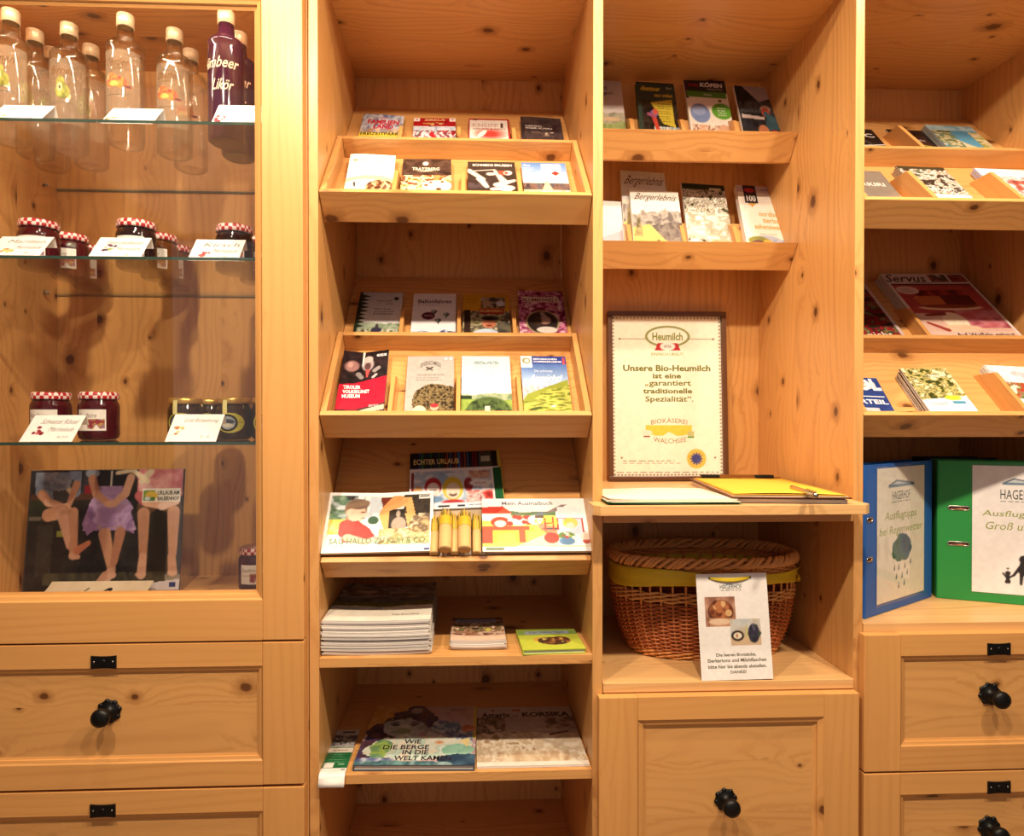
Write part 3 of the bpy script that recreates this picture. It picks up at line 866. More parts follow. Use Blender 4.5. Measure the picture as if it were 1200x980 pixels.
# ---- upper rack, rear tier
a = dl((120, 130, 160), 6); a.mottle(0, 0, 1, .6, [(100, 112, 150), (170, 175, 195), (215, 215, 225), (120, 125, 150)], 5, 5).mottle(0, .4, 1, .62, [(200, 140, 90), (150, 150, 170), (225, 190, 150)], 6, 8).rect(0, .5, 1, .62, (250, 215, 60)).grad(.62, 1, (120, 160, 90), (60, 90, 50))
a.text('FAMILIEN', .14, .15, .9, .27, (200, 25, 45), bold=.04).text('LAND', .3, .28, .78, .4, (200, 25, 45), bold=.04).text('TIROL', .4, .07, .62, .12, (200, 40, 50)).text('FREIZEITPARK', .03, .5, .95, .58, (30, 25, 20), bold=.02)
lean(R1, 1, (418, 467.5, 426, 474.5, 136), 'brochure', 'grey blue leisure park brochure with red capital letters behind the upper rack lip', 'brochure', a, .004, .006, curl(.004), group=COLBR)
a = dl((250, 245, 240), 7); a.rect(0, 0, 1, .26, (190, 10, 25)).rect(.0, .0, .14, .1, (250, 240, 235)).rect(.86, 0, 1, .1, (250, 240, 235)).ell(.07, .045, .03, .015, (190, 10, 25)).ell(.93, .045, .03, .015, (190, 10, 25)).spots(14, .2, .1, .8, .26, .03, .06, [(220, 150, 60), (90, 20, 30), (240, 200, 120)]).mottle(0, .27, 1, .42, [(130, 150, 190), (220, 225, 235), (170, 185, 210)], 5, 4)
a.mottle(0, .38, 1, .75, [(150, 20, 30), (245, 240, 240), (80, 80, 90), (190, 40, 50), (240, 235, 230)], 8, 7).poly([(.3, .7), (.44, .4), (.62, .7)], (200, 25, 40)).cap(.24, .45, .5, .68, .025, .025, (250, 248, 245)).text('ZIRKUS', .25, .03, .75, .09, (240, 210, 150), bold=.02)
lean(R1, 1, (483, 534, 485, 534, 139), 'brochure', 'brochure with a red top band and white corner badges behind the upper rack lip', 'brochure', a, .004, .006, group=COLBR)
a = dl((238, 225, 212), 8); a.rect(0, 0, 1, .04, (185, 30, 30)).rect(0, 0, .035, 1, (185, 30, 30)).rect(.955, 0, 1, 1, (185, 30, 30)).rect(.1, .0, .22, .05, (110, 15, 20)).ell(.52, .47, .3, .13, (225, 60, 50), soft=14).ell(.33, .46, .07, .12, (252, 240, 225), .4).rect(.82, .6, .955, .66, (240, 230, 220))
a.text('KNEIPP', .1, .15, .72, .26, (190, 150, 140)).text('I', .78, .14, .84, .28, (90, 60, 60), bold=.02).text('GESUND & AKTIV', .1, .3, .9, .34, (120, 40, 40), bold=.02)
lean(R1, 1, (549, 599, 549, 596.5, 139.5), 'brochure', 'cream brochure with a thin red border behind the upper rack lip', 'brochure', a, .004, .006, group=COLBR)
a = dl((62, 48, 48), 9); a.mottle(0, 0, 1, 1, [(52, 40, 42), (78, 60, 58), (60, 48, 50), (42, 32, 34)], 5, 8).mottle(.25, .42, .8, .55, [(225, 200, 170), (90, 66, 60), (60, 48, 50)], 7, 9).text('SILBERBERG', .1, .24, .5, .28, (235, 225, 215)).text('WERK SCHAU', .1, .3, .75, .34, (235, 225, 215), bold=.01)
lean(R1, 1, (612, 662.5, 609.5, 656.5, 138.5), 'brochure', 'dark brown brochure with two short white lines, last behind the upper rack lip', 'brochure', a, .004, .006, curl(.003), group=COLBR)
# ---- lower rack, rear tier
a = dl((206, 206, 212), 10); a.grad(0, .7, (196, 200, 208), (222, 220, 220)).ridge(.62, .05, 2, [(120, 140, 110), (165, 175, 150), (95, 120, 90)], 3, fx=7, fy=10).mottle(.1, .74, 1, .9, [(70, 95, 60), (150, 150, 110), (215, 215, 205), (90, 110, 70)], 9, 9).ell(.5, .76, .12, .05, (45, 45, 70)).ell(.66, .84, .09, .035, (25, 25, 30)).cap(.5, .66, .5, .72, .03, .04, (60, 50, 60))
for k in range(9): a.poly([(0, .03 + k * .075), (.28 - .012 * (k % 3) + (.0 if k < 5 else -.05), .09 + k * .075), (0, .13 + k * .075)], (35, 52, 34))
a.rect(0, 0, .06, .8, (35, 50, 32)).ell(.86, .13, .05, .035, (30, 28, 30)).rect(.79, .145, .92, .155, (30, 28, 30)).text('TIROLER', .4, .16, .78, .2, (110, 110, 80)).text('TOR', .62, .22, .8, .26, (110, 110, 80)).text('Natur, Berge', .38, .33, .76, .37, (70, 70, 80), bold=.01).text('und regionale', .38, .385, .84, .42, (70, 70, 80), bold=.01).text('Köstlichkeiten', .38, .43, .82, .465, (70, 70, 80), bold=.01)
lean(R2, 1, (413.5, 466.5, 422.5, 473, 343), 'brochure', 'grey green brochure with dark fir branches down its left edge, lower rack rear row', 'brochure', a, .004, .006, group=COLBR)
a = dl((232, 228, 232), 11); a.ridge(.78, .08, 3, [(40, 60, 110), (70, 95, 150), (215, 220, 235), (45, 70, 120)], 5, fx=9, fy=9).rect(0, .93, 1, 1, (40, 45, 40)).ell(.37, .47, .15, .075, (96, 24, 40))
for (x, y) in ((.5, .38), (.78, .44), (.6, .56)): a.ell(x, y, .07, .035, (80, 90, 88)).poly([(x - .06, y + .01), (x, y + .07), (x + .06, y + .01)], (70, 80, 76)).ell(x - .02, y - .005, .02, .03, (190, 195, 190)).rect(x - .012, y + .07, x + .012, y + .085, (60, 50, 40))
a.text('Ballonfahren', .12, .13, .9, .21, (70, 40, 70), bold=.02).text('im Kaiserwinkl', .1, .235, .62, .26, (130, 110, 140)).text('Alpenflug', .27, .45, .47, .49, (225, 200, 205))
lean(R2, 1, (481, 534, 485, 534.5, 344.5), 'brochure', 'white hot air balloon brochure over blue mountains, lower rack rear row', 'brochure', a, .004, .006, group=COLBR)
a = dl((210, 150, 30), 12); a.rect(0, 0, 1, .36, (222, 158, 22)).mottle(0, .36, 1, 1, [(110, 100, 60), (190, 180, 140), (70, 60, 45), (220, 205, 165)], 6, 9).rect(.02, .34, .16, 1, (52, 34, 26)).mottle(.38, .06, .92, .3, [(60, 50, 40), (200, 180, 150), (110, 90, 60), (60, 60, 70)], 8, 8).ell(.5, .2, .09, .06, (190, 150, 120)).ell(.8, .2, .09, .055, (205, 205, 215)).rect(.34, .31, .88, .42, (176, 30, 22))
a.ell(.55, .62, .15, .085, (205, 120, 85)).ell(.57, .51, .18, .045, (38, 32, 28)).rect(.44, .575, .7, .59, (50, 30, 25)).ell(.55, .66, .06, .014, (120, 40, 30)).ell(.5, .85, .28, .13, (190, 205, 225)).cap(.28, .8, .2, .98, .06, .05, (190, 205, 225)).ell(.2, .98, .08, .03, (200, 120, 80)).mottle(.72, .6, 1, .9, [(40, 45, 70), (60, 60, 60), (110, 100, 80)], 5, 5)
a.text('ERLEBNISBERG', .37, .33, .85, .39, (235, 190, 120), bold=.02).text('Sommer', .06, .1, .3, .14, (160, 100, 20)).text('Spaß', .1, .17, .28, .21, (160, 100, 20))
lean(R2, 1, (541.5, 599.5, 543.5, 595.5, 345), 'brochure', 'yellow brochure with a laughing child in a cap, lower rack rear row', 'brochure', a, .004, .006, group=COLBR)
a = dl((176, 60, 110), 13); a.mottle(0, 0, 1, 1, [(110, 20, 60), (200, 70, 130), (230, 160, 190), (150, 30, 80), (240, 200, 215)], 10, 18, k=3.2)
a.rect(.08, .12, .9, .23, (238, 226, 208)).ell(.5, .62, .36, .225, (190, 168, 120)).ell(.5, .62, .325, .205, (52, 40, 36)).ell(.55, .58, .13, .08, (180, 130, 110)).cap(.5, .45, .62, .6, .05, .05, (170, 140, 130)).ell(.58, .76, .22, .06, (225, 215, 205)).cap(.2, .86, .8, .86, .04, .04, (232, 220, 224)).ell(.4, .6, .08, .1, (70, 50, 40))
a.text('MÄRCHENHAFTE', .22, .105, .78, .14, (120, 20, 60)).text('BLUMENWELT', .1, .155, .88, .22, (120, 40, 60), bold=.03).text('Rosengarten', .25, .84, .76, .89, (150, 60, 100))
lean(R2, 1, (609.5, 665, 606.5, 659, 341), 'brochure', 'pink rose brochure with an oval portrait, last in the lower rack rear row', 'brochure', a, .004, .006, group=COLBR)
# ---- lower rack, front tier
a = dl((28, 16, 20), 14, 60, 112); a.mottle(0, 0, 1, .42, [(20, 12, 16), (48, 30, 34), (16, 10, 14)], 4, 6)
a.ell(.22, .23, .16, .085, (150, 105, 100), soft=3).ell(.18, .21, .06, .04, (190, 140, 130)).ell(.56, .2, .13, .1, (165, 150, 150), soft=2).ell(.56, .23, .07, .06, (90, 60, 60)).ell(.56, .12, .1, .05, (185, 170, 165)).poly([(.52, .28), (.62, .28), (.57, .42)], (225, 70, 70)).cap(.72, .3, .8, .26, .05, .05, (150, 140, 140)).cap(.38, .35, .45, .4, .06, .05, (130, 120, 118)).cap(.7, .4, .76, .36, .03, .03, (190, 180, 180))
a.poly([(0, .5), (.3, .49), (1, .38), (1, .77), (.4, .87), (0, .86)], (198, 10, 44)).poly([(.4, .87), (1, .77), (1, 1), (0, 1), (0, .88)], (60, 44, 42)).poly([(.5, .88), (1, .79), (1, .86), (.6, .92)], (215, 190, 165))
for x, c in ((.12, (195, 160, 140)), (.3, (215, 180, 160)), (.55, (70, 50, 50)), (.62, (190, 140, 120)), (.82, (200, 160, 140)), (.72, (50, 36, 36)), (.92, (40, 28, 28))): a.ell(x, .95, .075, .05, c)
a.text('TIROLER', .1, .52, .46, .572, (250, 240, 235), -.1, .03).text('VOLKSKUNST', .1, .585, .66, .637, (250, 240, 235), -.1, .03).text('MUSEUM', .1, .65, .47, .702, (250, 240, 235), -.1, .03).text('MUSEUM', .74, .05, .95, .09, (235, 230, 230), bold=.02).text('EINTRITT', .68, .8, .88, .83, (245, 225, 225))
lean(R2, 0, (393, 450, 403.5, 456.5, 414), 'brochure', 'black and crimson folk art museum brochure, leftmost in the lower rack front', 'brochure', a, .004, .012, lambda u, v: .010 * v ** 2 * (np.abs(u - .45) * 1.6), group=COLBR)
a = dl((176, 166, 158), 15, 60, 112); a.grad(0, 1, (172, 163, 156), (188, 178, 168))
m_ = (((a.X - .6) / .46) ** 2 + ((a.Y - .72) / .26) ** 2 < 1 + .25 * (a.fbm(9, 9) - .5)) | (((a.X - .9) / .2) ** 2 + ((a.Y - .75) / .26) ** 2 < 1)
a.mottle(0, 0, 1, 1, [(60, 46, 26), (120, 96, 58), (150, 128, 80), (48, 36, 22)], 14, 26, k=3, mask=m_)
a.ell(.3, .86, .13, .07, (225, 205, 175)).ell(.24, .96, .12, .05, (90, 60, 45)).ell(.6, .82, .085, .045, (222, 170, 140)).ell(.6, .79, .08, .03, (205, 40, 45)).ell(.6, .95, .25, .08, (222, 52, 58)).ell(.88, .97, .05, .03, (220, 180, 150))
a.text('SENSENSCHMIEDE', .28, .13, .72, .2, (80, 72, 66), bold=.01, arc=.05).cap(.42, .19, .54, .235, .02, .014, (50, 44, 40)).cap(.54, .19, .42, .235, .02, .014, (50, 44, 40)).text('TIROLER BAUERNHÖFE', .22, .3, .8, .325, (80, 72, 66)).lines(2, .2, .36, .8, .4, (120, 110, 102)).rect(.8, .02, .86, .06, (235, 230, 225)).rect(.9, .02, .96, .06, (235, 230, 225))
lean(R2, 0, (474, 532, 478, 532, 418), 'brochure', 'grey brochure with a huge brown hay bundle and red jacket, lower rack front', 'brochure', a, .004, .010, group=COLBR)
a = dl((190, 205, 208), 16, 60, 112); a.grad(0, .62, (170, 196, 205), (240, 232, 222)).ridge(.5, .05, 2, [(225, 218, 212), (240, 234, 226)], 8).ridge(.6, .06, 2, [(130, 150, 110), (170, 180, 140), (105, 130, 90)], 2).ridge(.7, .02, 3, [(120, 150, 50), (150, 175, 70)], 6)
a.rect(0, .64, .22, .7, (40, 60, 36)).ell(.55, .9, .44, .24, (74, 96, 46), soft=3).mottle(0, .72, 1, 1, [(50, 72, 32), (96, 120, 58), (70, 92, 44), (40, 58, 28)], 12, 14, mask=((a.X - .53) / .46) ** 2 + ((a.Y - .93) / .26) ** 2 < 1).rect(.47, .8, .56, 1, (196, 196, 178))
a.text('KRISTALLWELTEN', .26, .09, .76, .14, (70, 80, 80), bold=.01).lines(1, .25, .17, .76, .17, (150, 165, 165), 0)
lean(R2, 0, (540, 600.5, 541.5, 597, 417.5), 'brochure', 'pale blue brochure with a round grassy mound, lower rack front', 'brochure', a, .004, .010, group=COLBR)
a = dl((60, 110, 200), 17, 60, 112); a.grad(0, .5, (30, 72, 170), (190, 215, 240)).ridge(.5, .1, 2, [(170, 165, 175), (225, 220, 222), (190, 175, 165)], 12).poly([(.1, .62), (1, .38), (1, 1), (0, 1), (0, .72)], (150, 160, 50)).mottle(0, 0, 1, 1, [(110, 125, 30), (185, 190, 70), (215, 205, 90), (140, 150, 50), (95, 110, 35)], 4, 22, mask=a.Y > .74 - .3 * a.X + .03 * np.sin(a.X * 9)).ell(.25, .84, .14, .02, (70, 85, 35), -.3)
a.ell(.62, .8, .05, .015, (235, 225, 205)).rect(0, 0, .24, .19, (248, 246, 240)).ell(.12, .08, .09, .05, (150, 140, 90)).ell(.13, .08, .05, .03, (235, 232, 225)).rect(.25, 0, 1, .13, (40, 60, 150)).rect(.93, .02, .98, .14, (210, 70, 80)).text('BERGBAHNEN', .28, .035, .8, .065, (235, 238, 250), bold=.02).text('SOMMERERLEBNIS', .28, .08, .9, .11, (235, 238, 250), bold=.02).text('Die schönste', .28, .23, .68, .27, (225, 232, 250)).text('Aussicht!', .18, .31, .86, .42, (250, 250, 252), .25, .02)
lean(R2, 0, (614, 670, 609.5, 662.5, 417.5), 'brochure', 'bright blue sky brochure over yellow green alpine meadow, rightmost in the lower rack', 'brochure', a, .004, .010, group=COLBR)
CE_DARK, CE_BLUE, CE_TEAL = plain('dark_cover_edge', (58, 42, 34), .6), plain('blue_cover_edge', (110, 124, 190), .6), plain('teal_cover_edge', (86, 120, 132), .6)

# ------------------------------------------------------------------ right bookcase brochures
GR = 'brochures in the right bookcase racks'
a = dl((128, 116, 106), 21); a.grad(0, 1, (126, 114, 104), (140, 126, 112)).text('SILBER', .14, .3, .5, .38, (235, 225, 210), bold=.02).text('KIRI', .52, .3, .86, .38, (235, 225, 210), bold=.02).rect(.3, .46, .8, .465, (215, 200, 180))
lean(R4, 0, (1003, 1062, 976, 1033, 199), 'brochure', 'plain grey brown brochure half hidden behind the side board, upper right rack', 'brochure', a, .003, group=GR)
def collage(seed, cols, light=(245, 240, 230)):
    a = dl(light, seed, 48, 84); a.mottle(0, 0, 1, .75, cols, 6, 12, k=3.2).mottle(0, .7, 1, 1, [light, cols[1], light, light], 6, 9)
    return a
a = collage(22, [(60, 46, 36), (240, 232, 220), (150, 110, 80), (250, 246, 238), (90, 90, 70)]); a.rect(0, 0, 1, .07, (60, 56, 34)).text('Wandern', .2, .55, .8, .62, (250, 248, 240))
lean(R4, 0, (1081, 1139, 1053, 1107, 187), 'brochure', 'top brochure of the brown and white stack in the upper right rack', 'brochure', a, .0024, group='stack of brown and white brochures', cedge=CE_DARK, copies=7, clabel='%s brochure from the top of the brown and white stack, upper right rack', L=.2)
a = collage(23, [(235, 235, 245), (250, 248, 250), (180, 80, 70), (240, 235, 235), (205, 190, 185)], (245, 244, 248)); a.rect(0, 0, 1, .2, (225, 228, 242)).mottle(0, .3, 1, .55, [(90, 60, 55), (200, 70, 60), (245, 240, 240)], 7, 8)
lean(R4, 0, (1181, 1240, 1144, 1200, 192), 'brochure', 'top brochure of the white stack with red roofs, cut by the right edge', 'brochure', a, .0024, group='stack of white brochures with red roofs', cedge=CE_BLUE, copies=6, clabel='%s brochure from the top of the white stack with red roofs', L=.2)
a = dl((30, 24, 24), 24); a.text('MUSIC', .1, .15, .92, .27, (240, 235, 225), bold=.02).cap(-.1, .6, 1, .48, .035, .02, (225, 222, 218)).cap(.6, .25, .75, .5, .01, .01, (110, 100, 95))
lean(R4, 1, (989, 1047, 966, 1022, 150), 'brochure', 'black brochure with a white sweep, half hidden behind the side board', 'brochure', a, .003, group=GR)
a = dl((34, 22, 20), 25); a.mottle(.3, .2, .9, .6, [(34, 22, 20), (70, 40, 30), (34, 22, 20)], 5, 5).cap(.2, .2, .6, .32, .03, .05, (235, 190, 120)).cap(.5, .45, .85, .52, .02, .02, (215, 185, 60)).text('Nacht', .45, .3, .8, .37, (220, 200, 190))
lean(R4, 1, (1064, 1107, 1042, 1084, 152), 'brochure', 'black brochure with a gold line behind the wooden divider, upper right rack', 'brochure', a, .003, group=GR)
a = Art(70, 84, (90, 150, 175), 26); a.mottle(0, 0, 1, .16, [(120, 165, 180), (175, 200, 205), (110, 160, 180)], 5, 3).mottle(0, .16, .42, 1, [(80, 95, 50), (225, 205, 160), (110, 120, 60), (90, 140, 160), (240, 225, 190)], 4, 9).grad(.16, 1, (70, 140, 180), (90, 170, 200), .42, .78).mottle(.78, .2, 1, 1, [(100, 120, 40), (225, 200, 160), (150, 150, 60)], 4, 9).poly([(.42, .5), (.8, .8), (.8, 1), (.42, 1)], (215, 200, 160))
lean(R4, 1, (1111, 1167, 1090, 1142, 147), 'brochure', 'top brochure of the teal lake and island stack, rear tier of the upper right rack', 'brochure', a, .0024, group='stack of teal lake brochures', cedge=CE_TEAL, copies=5, clabel='%s brochure from the top of the teal lake stack')
a = dl((36, 62, 140), 27); a.text('TIROL', .0, .02, .98, .3, (245, 242, 235), bold=.05).mottle(.45, .1, .9, .26, [(245, 242, 235), (180, 120, 100), (245, 242, 235)], 5, 5).rect(.1, .42, .95, .44, (235, 235, 240)).text('VORTEIL', .1, .5, .96, .6, (245, 245, 248), bold=.03).rect(.15, .68, .72, 1, (215, 205, 215))
lean(R5, 0, (990, 1048, 968, 1026, 441), 'brochure', 'royal blue discount brochure beside the side board, lower right rack', 'brochure', a, .003, group=GR)
a = collage(28, [(60, 66, 24), (150, 140, 60), (225, 205, 130), (90, 86, 34), (240, 225, 170)]); a.rect(0, .68, 1, 1, (250, 248, 244)).poly([(.0, .68), (1, .6), (1, .7), (0, .75)], (250, 248, 244)).ell(.68, .64, .18, .05, (228, 222, 40)).rect(.6, .7, .88, .76, (70, 150, 190)).text('Lenggries', .5, .13, .85, .2, (245, 245, 240)).text('Loisach', .12, .72, .48, .79, (80, 90, 110))
lean(R5, 0, (1083, 1141, 1056, 1107, 432), 'brochure', 'top brochure of the sunlit forest stream stack, lower right rack', 'brochure', a, .0034, group='stack of forest stream brochures', cedge=CE_DARK, copies=7, clabel='%s brochure from the top of the forest stream stack')
a = collage(29, [(240, 240, 244), (225, 228, 235), (190, 190, 200)], (246, 246, 248)); a.mottle(0, .34, 1, .68, [(90, 110, 50), (160, 150, 110), (200, 40, 30), (120, 130, 60), (230, 225, 215)], 8, 8).poly([(0, .68), (1, .62), (1, 1), (0, 1)], (242, 244, 248)).poly([(.1, .75), (.5, .95), (.5, 1), (0, .9)], (60, 100, 110))
lean(R5, 0, (1190, 1250, 1152, 1212, 428), 'brochure', 'top brochure of the white stack with green meadow and red figures, right edge', 'brochure', a, .0026, group='stack of white meadow brochures', copies=6, clabel='%s brochure from the top of the white meadow stack, right edge')
# magazines
a = Art(110, 140, (226, 214, 208), 30); a.rect(.03, .17, .97, 1, (190, 66, 66)).mottle(.03, .17, .97, .3, [(178, 60, 62), (205, 84, 80)], 3, 3).rect(.03, .17, .97, .19, (90, 30, 34)).mottle(.55, .02, .76, .14, [(60, 90, 60), (190, 100, 90), (40, 50, 40), (225, 200, 180)], 6, 6).mottle(.78, .02, .98, .14, [(130, 30, 40), (180, 90, 90), (70, 30, 36)], 6, 6).rect(.03, .62, .97, 1, (226, 180, 160)).mottle(.5, .58, .97, .84, [(160, 50, 70), (215, 130, 140), (200, 80, 90)], 4, 8).ell(.5, .4, .33, .07, (232, 150, 90)).ell(.5, .44, .33, .13, (206, 110, 60)).mottle(.2, .27, .8, .36, [(120, 20, 24), (190, 60, 50), (90, 14, 20)], 10, 3).rect(.48, .35, .83, .5, (104, 30, 26)).ell(.5, .54, .36, .04, (240, 205, 170)).ell(.5, .52, .32, .03, (150, 60, 40)).ell(.42, .74, .13, .13, (246, 222, 190)).ell(.42, .84, .22, .05, (236, 196, 160)).ell(.17, .27, .13, .065, (232, 200, 190)).rect(.04, .88, .97, 1, (228, 190, 172)).cap(.1, .76, .25, .86, .02, .03, (170, 60, 50)).cap(.15, .65, .35, .63, .02, .03, (150, 50, 46))
a.text('Servus', .03, .02, .5, .14, (52, 20, 26), .35, .01).rect(.3, .145, .54, .152, (80, 40, 46)).text('Auf Waffeln gebaut', .3, .9, .93, .97, (50, 26, 24), bold=.01).text('Mehl\nZucker', .1, .24, .24, .3, (150, 80, 80))
MG = 'food magazines in the right bookcase'
lean(R5, 1, (1086, 1194, 1030, 1128, 322), 'magazine', 'top food magazine of the stack, red cover with a layered cake on a stand', 'magazine', a, .006, group=MG, copies=3, clabel='%s magazine from the top of the layered cake magazine stack', step=.0065)
a = Art(70, 96, (70, 20, 24), 31); a.mottle(0, 0, 1, 1, [(36, 44, 24), (110, 14, 22), (190, 30, 40), (30, 26, 20), (130, 150, 80), (150, 20, 30)], 8, 12, k=3).rect(.97, 0, 1, 1, (215, 190, 185)).text('nicht', .62, .8, .88, .88, (240, 225, 215)).text('Bienen', .1, .8, .5, .88, (240, 225, 215))
lean(R5, 1, (952, 1060, 905, 1016, 331), 'magazine', 'dark magazine with red berries, half hidden behind the side board', 'magazine', a, .006, group='berry magazine')
def fin_left(fr, root, who, up, hh=.045, gap=.0075):
    o = [q for q in bpy.data.objects if q.get('label', '').startswith(who)][0]
    fin(fr, root, o.matrix_world.translation.x - gap, .2665 if up else .0130, HB, .12, .16, hh, .010)
fin_left(R4, _racks[2], 'top brochure of the brown and white', 0)
fin_left(R4, _racks[2], 'top brochure of the white stack with red', 0)
fin_left(R4, _racks[2], 'black brochure with a gold line', 1)
fin_left(R5, _racks[3], 'top brochure of the white stack with green', 0)
fin_left(R5, _racks[3], 'top food magazine', 1, .034)

# ------------------------------------------------------------------ niche books
def cover_scene(w, h, seed, bg, ops):
    a = Art(w, h, bg, seed); ops(a); return a
NB = 'guide books in the niche racks'
GREENB = plain('dark_green_book_cloth', (66, 88, 72), .5); WHITEB = plain('white_book_board', (240, 236, 230), .5); TEALB = plain('slate_book_board', (60, 70, 84), .5)
a = dl((205, 190, 190), 41, 44, 96); a.grad(0, .5, (210, 196, 198), (224, 212, 204)).ridge(.45, .06, 2, [(170, 160, 140), (200, 190, 160), (150, 150, 130)], 3).ridge(.62, .05, 2, [(150, 170, 90), (175, 190, 120), (140, 160, 80)], 5, tilt=-.06).ell(.72, .56, .2, .03, (230, 195, 150)).cap(.32, .75, .34, .95, .05, .05, (190, 70, 50)).ell(.8, .9, .08, .04, (235, 215, 210)).text('Natur und', .1, .08, .7, .14, (80, 70, 80), bold=.01).text('in den Bergen', .05, .16, .82, .22, (80, 70, 80), bold=.01)
lean(N1, 2, (674, 735, 668, 728, 93.5), 'book', 'pale hiking guide with green meadow, half hidden at the left of the upper niche rack', 'book', a, .007, group=NB)
a = dl((44, 58, 50), 42, 50, 96); a.rect(0, 0, 1, 1, (56, 72, 60)).rect(0, 0, 1, .02, (34, 40, 34)).mottle(.1, .3, 1, 1, [(34, 28, 22), (64, 50, 36), (24, 22, 20)], 5, 8).poly([(.32, .32), (.88, .26), (.9, .68), (.6, .64), (.45, .45)], (222, 196, 50)).lines(8, .5, .34, .86, .6, (120, 100, 40)).mottle(.35, .68, 1, 1, [(200, 210, 205), (130, 150, 145), (236, 238, 232), (150, 60, 50)], 7, 8).ell(.4, .48, .1, .05, (110, 110, 190)).ell(.42, .46, .07, .05, (225, 90, 70)).cap(.38, .55, .5, .85, .06, .04, (222, 70, 50)).cap(.25, .5, .4, .53, .05, .05, (170, 80, 120)).ell(.5, .92, .06, .02, (240, 225, 200)).text('Abenteuer', .1, .06, .62, .14, (235, 205, 70), .2, .02).text('natur erleben', .45, .17, .92, .23, (235, 205, 70), .2, .01).text('Band', .78, .06, .92, .1, (225, 215, 170))
lean(N1, 2, (750, 797, 747, 790.5, 96), 'book', 'dark green hardcover guide with a yellow panel and a red jacketed climber', 'book', a, .016, group=NB, hard=GREENB)
a = dl((240, 228, 212), 43, 52, 96); a.rect(0, 0, 1, .2, (50, 44, 40)).rect(0, .0, .06, .3, (80, 30, 60)).rect(.03, .2, .97, .28, (86, 150, 46)).ell(.28, .5, .23, .13, (120, 140, 190)).ell(.26, .46, .16, .07, (150, 165, 210)).ell(.8, .46, .24, .11, (96, 165, 45)).rect(.76, .3, .84, .33, (60, 50, 40)).mottle(.05, .66, 1, 1, [(240, 200, 165), (225, 150, 110), (250, 236, 214), (160, 90, 60), (245, 225, 200)], 6, 7, k=3).ell(.55, .86, .2, .1, (250, 240, 228)).ell(.92, .84, .1, .08, (160, 175, 215)).ell(.12, .9, .1, .1, (230, 205, 100)).ell(.78, .72, .13, .08, (222, 165, 130)).ell(.3, .78, .12, .08, (235, 180, 140)).lines(4, .7, .42, .92, .52, (225, 238, 200))
a.text('KÖßEN', .38, .055, .92, .13, (240, 228, 224), .1, .05).text('ferien', .1, .08, .34, .13, (190, 30, 60), .1, .02).text('Urlaub in Tirol', .54, .145, .9, .17, (225, 215, 210)).text('Familien', .44, .22, .62, .255, (235, 245, 220))
lean(N1, 2, (809, 859, 803.5, 852, 91), 'book', 'holiday guide with a green banner, blue lake and green bubble, upper niche rack', 'book', a, .009, group=NB)
a = dl((40, 40, 46), 44, 50, 96); a.mottle(0, 0, 1, 1, [(34, 34, 40), (56, 58, 64), (28, 28, 32)], 5, 8).poly([(.2, .0), (1, .0), (1, .16), (.55, .24)], (196, 176, 172)).poly([(.05, .44), (.6, .47), (.6, .51), (.05, .5)], (222, 200, 190)).mottle(.05, .24, .95, .4, [(60, 62, 66), (90, 96, 98), (44, 44, 48)], 7, 5).ell(.68, .34, .13, .05, (230, 190, 160)).ell(.66, .4, .1, .07, (215, 80, 60)).ell(.78, .58, .17, .14, (52, 96, 112)).cap(.66, .42, .8, .52, .06, .07, (60, 105, 120)).ell(.52, .68, .13, .09, (230, 140, 90)).mottle(.7, .66, 1, 1, [(180, 24, 24), (90, 16, 20), (215, 60, 50)], 4, 6).text('Genuss', .25, .76, .65, .86, (245, 240, 236), .2, .02).text('und', .2, .9, .34, .95, (245, 240, 236), .2, .01).text('Glück!', .4, .88, .86, 1.0, (245, 240, 236), .2, .02)
lean(N1, 2, (872, 920, 862, 907, 101), 'book', 'dark hiking book with a blue jacketed person and red rucksack, upper niche rack', 'book', a, .008, group=NB, spine=WHITEB)
a = dl((236, 232, 230), 45, 44, 96); a.grad(0, .6, (240, 238, 234), (222, 218, 220)).poly([(.2, .75), (1, .5), (1, 1), (0, 1)], (196, 186, 196)).cap(.52, .62, .6, .7, .012, .02, (110, 110, 110)).ell(.56, .78, .04, .03, (150, 50, 60)).rect(.2, .3, .8, .31, (245, 245, 245))
lean(N2, 2, (671, 732, 667, 728, 234), 'book', 'almost white winter booklet, half hidden at the left of the lower niche rack', 'book', a, .006, group=NB)
def bergart(seed):
    a = dl((248, 240, 222), seed, 60, 96); a.grad(0, .35, (250, 243, 226), (222, 222, 224)).ridge(.36, .12, 3, [(150, 138, 130), (196, 184, 170), (120, 110, 108)], 7, fx=8, fy=12).ridge(.55, .1, 2, [(110, 96, 92), (150, 138, 128), (90, 80, 78)], 9, tilt=-.2).poly([(0, .62), (.35, .55), (.62, .78), (1, .92), (1, 1), (0, 1)], (236, 200, 110)).mottle(.03, .42, .2, .75, [(150, 130, 80), (190, 170, 110), (110, 100, 66)], 5, 9, mask=np.abs(a.X - .13) < (a.Y - .42) * .32).ell(.5, .84, .035, .05, (90, 60, 50)).ell(.56, .86, .03, .04, (150, 70, 50))
    return a.text('Bergerlebnis', .1, .06, .93, .2, (96, 60, 48), .45, .0)
lean(N2, 2, (732, 786, 728, 780, 200), 'book', 'taller mountain guide in shade behind the front one, lower niche rack', 'book', bergart(46), .012, group=NB, spine=WHITEB)
lean(N2, 2, (743, 801, 738, 795, 222), 'book', 'cream mountain guide standing foremost in the lower niche rack', 'book', bergart(47), .012, group=NB, under=.0145, spine=WHITEB)
